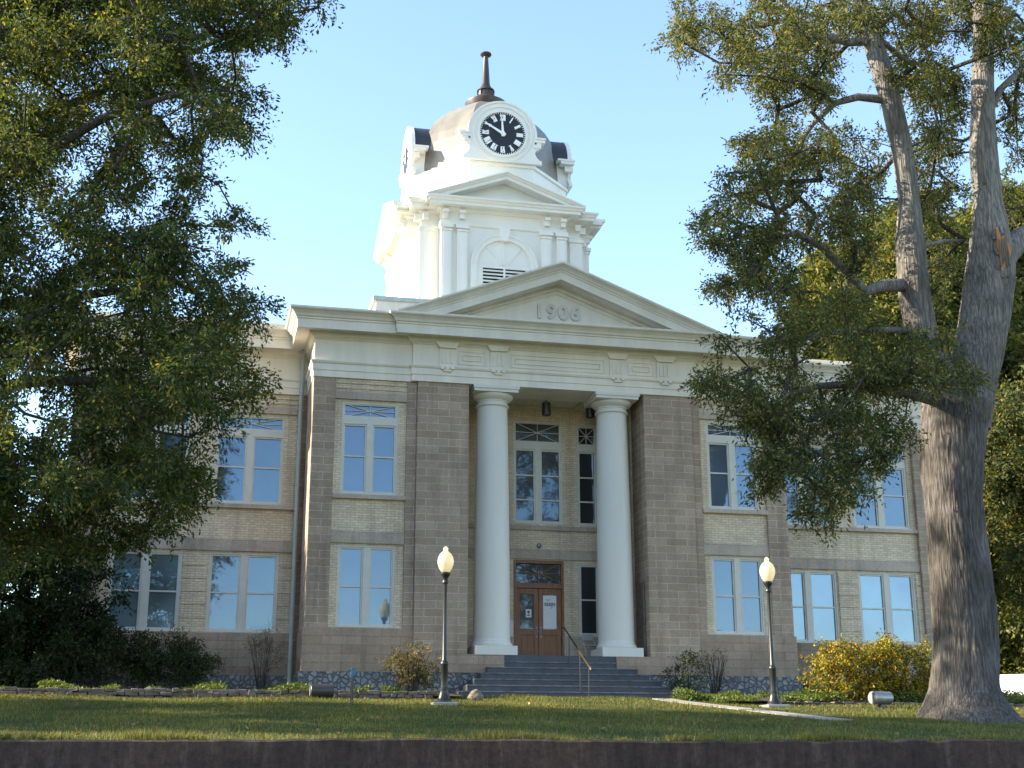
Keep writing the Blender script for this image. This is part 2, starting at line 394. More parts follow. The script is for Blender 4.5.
LEFT_CLUMPS = "-1453,-1061,1339,52 -1002,-882,1302,47 -1543,-848,1450,90 -1082,-1389,433,44 -1309,-556,1690,48 -1190,-1136,858,53 -1506,-935,1081,59 -1366,-1020,713,50 -1323,-1091,658,73 -1599,-931,1193,49 -1416,-1263,723,62 -1700,-589,1256,70 -1069,-1041,330,45 -1247,-1374,1131,38 -1700,-579,1474,50 -1460,-730,1548,40 -1602,-986,1258,43 -1569,-955,784,56 -1583,-956,886,82 -1714,-498,1361,45 -1257,-905,1478,68 -1049,-1260,453,69 -1101,-1062,1484,73 -1564,-1149,1174,70 -1462,-1174,1424,70 -906,-819,1536,84 -1225,-903,778,55 -1512,-950,984,56 -1548,-917,307,51 -1230,-758,322,40 -1280,-1308,243,68 -1546,-776,1418,50 -1125,-966,225,57 -1187,-983,479,41 -1048,-666,740,69 -1105,-853,1458,74 -1242,-823,199,48 -1728,-670,1689,91 -1446,-1192,492,63 -1068,-1124,295,58 -1457,-483,1444,59 -1302,-886,974,38 -1423,-1124,664,59 -1140,-817,1166,70 -1539,-868,1218,70 -1414,-1077,342,77 -1199,-1211,1200,39 -1353,-701,280,63 -1129,-1006,507,43 -1540,-1235,1127,76 -1280,-833,562,52 -1493,-1110,222,71 -1576,-722,1432,57 -1173,-1294,395,66 -1272,-813,325,59 -1123,-757,1295,68 -1047,-1173,460,79 -1475,-1125,428,57 -1074,-879,1476,91 -1266,-789,1715,39 -1043,-1216,1410,43 -1268,-964,238,51 -1139,-1365,1300,71 -1350,-877,533,44 -1060,-1092,288,55 -1673,-684,1255,69 -1593,-626,1603,70 -1234,-1091,1333,74 -1324,-1215,604,67 -1367,-1366,366,64 -1534,-770,1325,71 -1448,-1223,709,63 -1412,-1077,565,70 -1500,-786,1082,75 -1663,-797,1319,82 -1529,-1277,911,51 -1472,-1161,875,43 -1542,-913,382,52 -1456,-1396,876,71 -1201,-1127,1211,58 -1105,-727,536,73 -1114,-1147,1228,71 -1362,-688,827,50 -1290,-740,1525,74 -1015,-1158,605,66 -904,-600,1736,56 -1432,-1098,1392,67 -1428,-1028,795,92 -1428,-630,1043,56 -1592,-757,948,77 -792,-777,1775,52 -1507,-956,573,59 -1184,-990,717,43 -1468,-1035,387,50 -1400,-728,731,70 -1472,-747,446,52 -1118,-1228,1181,60 -1148,-1091,640,87 -1254,-1022,1024,49 -1396,-896,1094,51 -1304,-916,322,71 -1556,-872,275,60 -1185,-944,1245,46 -1430,-935,1442,38 -997,-1056,696,79 -1323,-751,582,57 -1224,-1033,443,45 -1624,-901,1115,54 -1253,-661,555,84 -1459,-520,1232,61 -1473,-860,1319,68 -1285,-1329,757,67 -1601,-751,540,54 -1018,-829,1227,62 -1139,-799,613,89 -1072,-1346,1000,44 -1528,-899,337,43 -1114,-932,1257,40 -1146,-816,1403,45 -1591,-955,794,58 -1123,-788,545,42 -1442,-1061,1351,78 -1332,-957,1247,40 -1593,-843,1381,83 -1186,-747,1307,47 -1518,-1378,745,70 -968,-1137,1272,70 -1196,-1206,1336,41 -1264,-1135,1335,89 -1405,-993,333,47 -896,-1199,1487,55 -1429,-988,396,63 -1229,-912,770,44 -1320,-857,807,69 -1491,-1265,828,58 -1136,-1097,1272,44 -1330,-967,600,44 -1203,-1015,533,62 -1576,-794,568,68 -1442,-709,372,64 -1005,-906,1452,63 -1270,-1082,934,51 -1533,-789,881,89 -1264,-933,1017,43 -1093,-1059,751,40 -1622,-1019,1288,65 -1520,-1052,1466,40 -1122,-818,976,41 -1189,-847,1511,73 -1246,-1096,362,53 -1335,-1173,530,56 -1138,-1135,388,49 -1212,-1126,526,58 -1266,-657,337,68 -1476,-1089,1322,59 -1498,-956,929,70 -1512,-1088,712,50 -1312,-934,715,54 -1227,-1073,600,52 -930,-949,1427,48 -1058,-1129,312,76 -1116,-1191,1264,43 -1195,-925,1226,69 -1541,-1083,711,53 -959,-831,1565,43 -1707,-635,1744,66 -1287,-976,489,40 -1533,-1094,841,57 -1137,-1093,729,48 -1039,-1217,1045,75 -1001,-1208,799,42 -1002,-930,583,43 -1166,-1043,1184,57 -1444,-873,381,47 -1346,-810,415,66 -1514,-1133,858,80 -864,-909,1569,59 -1370,-865,1316,45 -1171,-990,751,50 -1526,-1138,808,44 -1212,-684,458,94 -1011,-682,1429,58 -1322,-1167,326,80 -1555,-844,1427,51 -1331,-1188,522,71 -1301,-1289,753,66 -1423,-1104,925,41 -1280,-1003,315,47 -1477,-968,619,70 -1541,-1101,1317,41 -1158,-864,901,58 -1032,-995,605,65 -1373,-953,634,44 -1616,-997,1416,58 -1011,-1118,1273,64 -1516,-1258,1172,61 -1227,-915,521,63 -1582,-744,1059,95 -1191,-1337,1165,72 -1043,-847,1196,54 -1519,-1254,1330,49 -1134,-788,771,57 -1209,-1038,835,39 -1346,-1206,332,60 -985,-810,635,65 -1500,-774,430,67 -1461,-1157,1143,54 -1027,-798,1718,39 -1294,-1034,755,75 -1484,-733,306,68 -1433,-735,1082,68 -1539,-861,1019,94 -1406,-861,1338,69 -1406,-1115,1019,41 -1165,-1289,579,58 -961,-810,1485,48 -1449,-684,269,67 -1533,-1337,853,56 -1135,-1245,1355,41 -1140,-1042,820,59 -1330,-886,1325,84 -1195,-1131,1254,89 -1602,-937,1337,55 -1123,-1164,504,63 -1169,-879,673,50 -1158,-949,673,56 -1337,-1029,886,44 -1434,-881,1034,64 -1102,-861,1299,41 -973,-959,1514,40 -1383,-862,1283,49 -1450,-1166,970,63 -1420,-730,1133,40 -1437,-1111,934,44 -1703,-751,1543,57 -1008,-892,919,48 -1387,-1105,294,68 -1490,-1013,269,68 -1211,-995,1376,65 -1358,-1232,563,73 -1256,-768,1593,64 -920,-1337,1266,59 -1520,-656,895,55 -1450,-1179,586,69 -1568,-1072,1049,60 -1114,-991,1487,53 -1201,-1040,345,67 -843,-1275,1430,41 -1008,-1355,667,40 -1347,-1227,280,51 -1652,-592,890,70 -1406,-1148,440,39 -1409,-828,774,68 -1418,-963,308,65 -1328,-853,670,73 -1222,-817,1551,86 -1421,-1144,212,66 -1454,-1217,332,65 -1480,-747,761,44 -1021,-1140,644,42 -1315,-892,878,50 -1013,-985,1620,39 -1356,-1381,1215,45 -1501,-1067,429,62 -1363,-1270,673,50 -1254,-1196,270,64 -1419,-1302,888,65 -1076,-1251,693,51 -1297,-1029,1373,62 -1713,-525,1196,69 -1406,-1158,753,57 -1578,-751,1019,67 -1486,-703,511,47 -963,-1103,1451,94 -1353,-924,890,69 -1304,-1225,1179,39 -1341,-959,607,50 -1225,-1210,895,41 -1356,-741,1650,40 -1408,-811,1286,93 -1241,-1066,1172,75 -1115,-1075,598,63 -1171,-1330,413,46 -1086,-1060,1407,62 -1496,-1006,901,56 -1435,-1102,203,43 -1162,-773,974,52 -1315,-924,320,83 -1175,-730,1552,51 -1355,-1178,1304,58 -1322,-890,1456,49 -1202,-1094,523,43 -1306,-1000,680,46 -1099,-1019,1030,50 -1152,-903,775,88 -932,-655,1569,48 -1449,-1292,317,81 -1461,-928,1179,47 -1142,-1121,1408,59 -1396,-1125,985,87 -1069,-747,1353,51 -1451,-1123,870,45 -1032,-1233,1311,65 -1582,-562,1773,63 -1009,-1046,449,44 -883,-860,1651,62 -1369,-860,723,80 -1243,-750,1161,55 -1253,-1320,620,44 -1388,-1319,981,42 -1499,-743,934,77 -1434,-813,484,45 -1388,-779,689,72 -1401,-778,1199,50 -1016,-924,779,71 -1450,-635,1098,61 -1395,-1195,1306,81 -1513,-1119,737,58 -1592,-976,1454,83 -962,-1238,1259,60 -989,-956,603,52 -1275,-978,800,49 -1383,-1082,1054,75 -1039,-693,358,48 -1144,-951,1271,68 -1599,-994,1086,45 -1217,-799,1490,40 -1218,-1259,1050,46 -1123,-993,570,38 -1499,-1065,595,93 -1541,-946,669,68 -1619,-696,1402,65 -1210,-871,1523,47 -1200,-840,1380,39 -1083,-1252,513,82 -1223,-1000,1011,58 -1447,-884,1153,43 -1091,-776,1081,40 -1634,-936,1478,46 -1329,-1348,445,68 -998,-1348,932,45 -1448,-1102,762,44 -993,-1130,1383,66 -1453,-736,1175,41 -1020,-781,1285,53 -1035,-1145,1311,39 -1208,-1011,983,63 -1379,-720,223,42 -1356,-1248,1131,65 -1446,-1159,582,48 -1069,-1326,451,58 -1496,-858,510,58 -1254,-838,1296,39 -1448,-1231,311,46 -967,-1067,1480,80 -1076,-855,1544,41 -1103,-1133,321,58 -1495,-1166,491,59 -1279,-1202,299,41 -1040,-997,703,70 -1418,-986,1413,71 -1405,-1259,1142,43 -1147,-920,212,43 -1517,-896,578,50 -1090,-947,1092,52 -1513,-1139,755,93 -1191,-919,1135,90 -1535,-885,1584,38 -1647,-832,1541,60 -1186,-1326,1089,85 -1232,-639,1584,46 -1412,-1041,1380,42 -1127,-968,865,92 -1467,-889,939,90 -1313,-887,237,59 -1598,-781,514,67 -1621,-922,1428,54 -1434,-880,198,68 -1159,-918,782,40 -1235,-1363,1234,41 -1253,-973,1401,90 -1201,-835,354,66 -1155,-819,1369,81 -1271,-1182,1221,40 -1323,-1029,1375,71 -1477,-945,1470,53 -961,-1133,1447,52 -1036,-966,1149,54 -1541,-1150,812,42 -1443,-1059,458,42 -1411,-1166,578,46 -1040,-1015,1557,39 -1166,-911,609,63 -953,-656,794,39 -1100,-939,934,57 -1426,-1188,291,67 -1060,-742,330,46 -1425,-715,1031,64 -1419,-1125,558,41 -1345,-920,216,49 -1161,-1093,1473,71 -1207,-1127,1358,71 -1219,-1058,1540,93 -1363,-858,241,45 -1369,-845,1099,74 -1046,-1081,388,41 -1597,-943,878,73 -1161,-1047,326,68 -1240,-1200,1344,40 -1409,-1027,318,73 -1153,-851,479,60 -1429,-674,1263,53 -1249,-933,870,49 -1504,-1010,1353,65 -1046,-745,866,68 -1244,-1282,553,61 -1238,-712,1306,57 -1266,-869,645,77 -1393,-1262,917,71 -987,-889,608,95 -1252,-1085,1090,46 -1616,-848,1558,93 -1203,-1013,1532,43 -1345,-874,414,45 -1280,-787,690,61 -1110,-844,1669,51 -1282,-873,510,61 -1122,-520,1025,41 -1223,-942,977,58 -1291,-921,280,63 -1089,-970,944,49 -1089,-1147,1309,63 -1278,-644,1323,53 -1477,-1299,868,39 -1332,-1117,1052,56 -968,-1160,1389,51 -1449,-864,1011,41 -981,-807,752,86 -1131,-813,1157,42 -1513,-704,1398,67 -1348,-991,1405,47 -1493,-1144,1053,60 -1332,-501,1657,56 -1451,-1101,364,63 -1437,-866,1347,63 -1018,-990,1180,90 -1439,-743,322,76 -1379,-1010,1250,78 -1229,-1078,1002,71 -1126,-952,1476,61 -1526,-554,1713,47 -1012,-1257,1324,91 -1486,-1178,1375,51 -1266,-780,887,77 -1469,-740,933,54 -1566,-711,829,56 -1327,-1203,1201,42 -1498,-1135,560,64 -1077,-1068,1399,67 -1189,-999,348,71 -844,-1135,1498,51 -1527,-876,1086,57 -1067,-913,683,69 -1037,-770,826,42 -1540,-1025,1207,67 -1010,-631,787,76 -1116,-706,1167,62 -1106,-960,512,95 -1538,-1178,901,59 -1361,-974,1312,49 -1165,-1073,401,49 -1094,-946,1271,62 -1061,-1020,718,42 -1216,-1029,413,65 -1371,-578,1013,43 -1659,-976,1514,65 -1035,-1339,486,92 -1069,-1158,445,57 -1520,-1135,1109,76 -1247,-1152,873,56 -1266,-1057,265,47 -891,-995,1620,91 -1107,-1243,657,59 -1362,-1008,1147,40 -1333,-718,1434,68 -1235,-890,1113,43 -1348,-966,1415,94 -1309,-862,876,56 -1074,-1205,1393,64 -1263,-948,843,61 -1068,-925,1624,69 -1509,-1057,767,53 -1449,-1088,1072,57 -1265,-1303,360,69 -1602,-602,705,74 -1593,-1050,898,92 -1068,-699,340,71 -1311,-678,854,60 -1414,-1163,202,39 -1117,-649,1417,56 -1459,-1089,318,53 -1172,-1065,1393,70 -1579,-858,1395,50 -1248,-1238,1176,47 -1490,-1274,873,83 -1244,-1324,715,43 -1310,-801,980,57 -1055,-694,1378,93 -1215,-1050,807,50 -1567,-549,822,40 -1339,-1002,1118,88 -845,-875,1611,89 -1385,-1189,221,47 -1264,-895,442,39 -1496,-1063,376,72 -1475,-931,561,79 -1359,-1146,658,54 -1378,-827,613,68 -1416,-1419,978,51 -1195,-840,243,54 -1487,-698,819,39 -1154,-1014,1254,50 -1120,-955,216,39 -1159,-1297,603,61 -1212,-1199,431,74 -1465,-1029,670,71 -1296,-1137,391,45 -1418,-1151,259,91 -1185,-1052,521,66 -1496,-681,1353,53 -1411,-1064,1284,92 -1087,-1327,1152,46 -1159,-811,228,59 -1189,-1025,950,45 -1345,-1028,341,41 -1320,-1017,1156,40 -1608,-943,963,65 -1103,-1030,1236,71 -1514,-842,473,48 -1444,-1175,387,49 -1255,-888,576,54 -1265,-577,1762,48 -1543,-926,541,91 -1643,-570,1792,49 -1084,-790,1655,67 -1475,-677,1498,63 -1022,-1104,1275,54 -1502,-630,1555,49 -1198,-1006,249,60 -1139,-1348,698,61 -1365,-857,775,48 -1580,-1114,903,50 -1318,-958,1559,59 -1081,-1069,1039,40 -1055,-704,308,39 -1283,-861,1270,84 -1207,-946,1277,67 -1423,-1069,1164,63 -1376,-834,1204,63 -1393,-1125,1190,86 -1341,-846,533,56 -1124,-902,362,83 -1227,-928,822,41 -1541,-1136,833,85 -1580,-1301,1205,56 -1334,-1320,486,49 -1503,-1054,1373,74 -1268,-986,239,75 -1490,-950,618,48 -1083,-1007,1406,55 -1283,-1398,1252,67 -1060,-708,338,42 -911,-1229,1304,53 -1537,-1002,418,48 -893,-1336,1304,40 -1179,-874,1667,78 -1335,-818,315,62 -1153,-1370,1074,47 -1361,-721,1624,60 -1543,-1134,912,46 -908,-1095,1351,43 -1187,-1173,303,38 -1473,-1283,420,47 -1377,-863,1574,60 -1570,-868,1556,38 -1164,-922,343,67 -1311,-911,553,41 -917,-1067,1347,64 -1538,-729,1237,63 -1207,-744,1224,73 -1449,-1022,272,61 -1394,-1168,525,86 -1176,-641,455,47 -1206,-1267,1242,80 -1396,-1068,197,46 -1188,-1270,250,63 -1566,-848,1069,43 -1069,-736,418,71 -1569,-1019,697,59 -1256,-710,1719,72 -916,-858,1626,54 -1096,-1001,281,42 -1521,-1154,1069,94 -1469,-915,1113,69 -1637,-930,1170,47 -1483,-1156,1147,49 -1103,-1023,607,55 -1557,-747,1430,47 -1300,-807,1665,42 -1322,-1147,1271,66 -1227,-1017,245,61 -1084,-1120,1522,90 -980,-836,1187,54 -1527,-1086,1356,40 -1316,-932,697,46 -979,-752,1722,44 -1411,-1234,1386,86 -1268,-517,912,44 -942,-733,1686,71 -1573,-981,1094,88 -1010,-1211,564,47 -1687,-789,1513,67 -1621,-636,725,39 -1534,-1209,679,54 -1487,-1005,337,45 -1447,-695,246,73 -1093,-835,573,46 -1515,-679,1651,77 -1629,-1050,1314,63 -1596,-946,1478,71 -1367,-1062,625,86 -1183,-930,1379,51 -1512,-976,1155,38 -1237,-1054,381,61 -1437,-998,734,40 -1353,-709,1359,56 -1096,-714,1150,49 -1443,-757,219,68 -793,-811,1756,67 -1576,-642,796,45 -1588,-863,1306,52 -1504,-914,281,51 -1290,-753,1042,88 -1146,-880,1535,53 -1386,-947,1350,53 -1055,-841,1189,70 -963,-782,593,84 -1491,-794,304,91 -1515,-1043,482,42 -1220,-1048,769,50 -1560,-913,1230,42 -1276,-1050,751,41 -1165,-742,1425,94 -1093,-1125,924,61 -1043,-801,1439,58 -1184,-1174,256,59 -1625,-654,1210,49 -998,-964,1637,40 -1557,-960,913,44 -1459,-751,241,90 -1288,-847,1576,56 -1347,-968,749,53 -1318,-1282,459,39 -1370,-828,1602,40 -975,-1029,1319,56 -1478,-939,612,75 -1452,-1037,278,68 -1200,-1178,1045,56 -1143,-1075,434,52 -1252,-1363,243,67 -1412,-1206,1202,72 -1585,-929,1349,68 -1585,-792,1410,87 -1378,-1047,263,49 -1188,-797,1064,40 -1275,-948,402,48 -1109,-1232,322,56 -1321,-854,571,45 -1682,-790,1447,50 -1244,-728,1265,93 -840,-957,1559,51 -1129,-1179,706,43 -1501,-988,1440,85 -1500,-999,1146,59 -1436,-833,1647,61 -1241,-1000,291,70 -1278,-1053,1354,63 -1368,-735,1235,40 -1557,-1238,911,47 -1177,-805,822,93 -1171,-953,1511,71 -943,-1032,1560,64 -1706,-730,1393,48 -1267,-846,1624,48 -1007,-1045,1427,67 -1512,-915,658,43 -1547,-801,211,74 -1295,-1064,837,58 -1145,-1305,709,57 -1458,-1010,1033,42 -1029,-1102,1418,40 -991,-538,1587,57 -1527,-921,254,68 -1426,-1392,514,66 -1524,-857,256,39 -1494,-910,881,39 -1469,-1142,206,50 -1110,-863,833,65 -1553,-600,1499,59 -943,-885,1674,61 -1522,-1051,324,65 -1102,-715,1102,46 -1243,-1075,1161,67 -1047,-962,508,62 -1239,-1066,1247,63 -1136,-902,370,45 -1539,-713,207,70 -1320,-981,1473,94 -1425,-682,1495,87 -1660,-623,933,61 -1572,-652,1484,87 -1552,-1006,1524,52 -1465,-944,1416,40 -1279,-1138,869,56 -1590,-675,808,57 -969,-920,511,47 -959,-998,1437,65 -1092,-1282,718,62 -1187,-1089,789,46 -1428,-747,881,61 -1536,-764,545,55 -1606,-910,1103,63 -1588,-1010,1459,83 -1494,-1061,1021,85 -1459,-908,1546,74 -1347,-709,292,85 -1185,-1276,973,65 -854,-927,1598,55 -1588,-796,1540,40 -1382,-811,1155,94 -1131,-1339,615,59 -1484,-842,533,60 -1413,-929,321,54 -1188,-1265,714,69 -1232,-563,738,60 -1430,-908,1570,58 -1364,-805,1419,54 -1086,-1295,717,64 -1361,-1397,336,54 -1278,-535,927,51 -1642,-697,945,64 -1251,-700,1157,68 -1420,-765,688,53 -1289,-972,1297,42 -1089,-933,903,49 -1381,-1055,1352,95 -1086,-1030,582,57 -1107,-1061,245,63 -1541,-1071,1071,57 -1403,-1115,1424,71 -1959,-1092,622,81 -1767,-1006,711,73 -1332,-1075,1531,79 -1748,-651,720,91 -1812,-1113,1003,91 -1824,-1367,829,64 -1781,-1042,585,82 -1418,-1064,1552,90 -1850,-762,813,90 -1604,-1245,528,70 -2029,-1078,533,79 -1811,-927,393,91 -1636,-1234,817,86 -1837,-1306,611,65 -1429,-1371,1300,68 -1192,-1101,1597,88 -1762,-1089,351,61 -1613,-1258,293,78 -1448,-906,1676,88 -1332,-1026,1709,68 -831,-1062,1398,60 -896,-903,1438,70 -970,-1089,1151,60 -976,-994,1125,60 -1062,-1137,933,60 -987,-1187,830,55 -951,-892,930,40 -924,-1147,666,50 -951,-1191,628,60 -970,-1004,798,40 -921,-809,610,50 -953,-924,524,60 -900,-884,560,40 -1024,-1046,300,50 -1048,-927,354,60 -1081,-922,237,50 -1179,-920,213,60 -1288,-989,178,70 -1003,-1145,411,60 -1360,-1129,127,70"
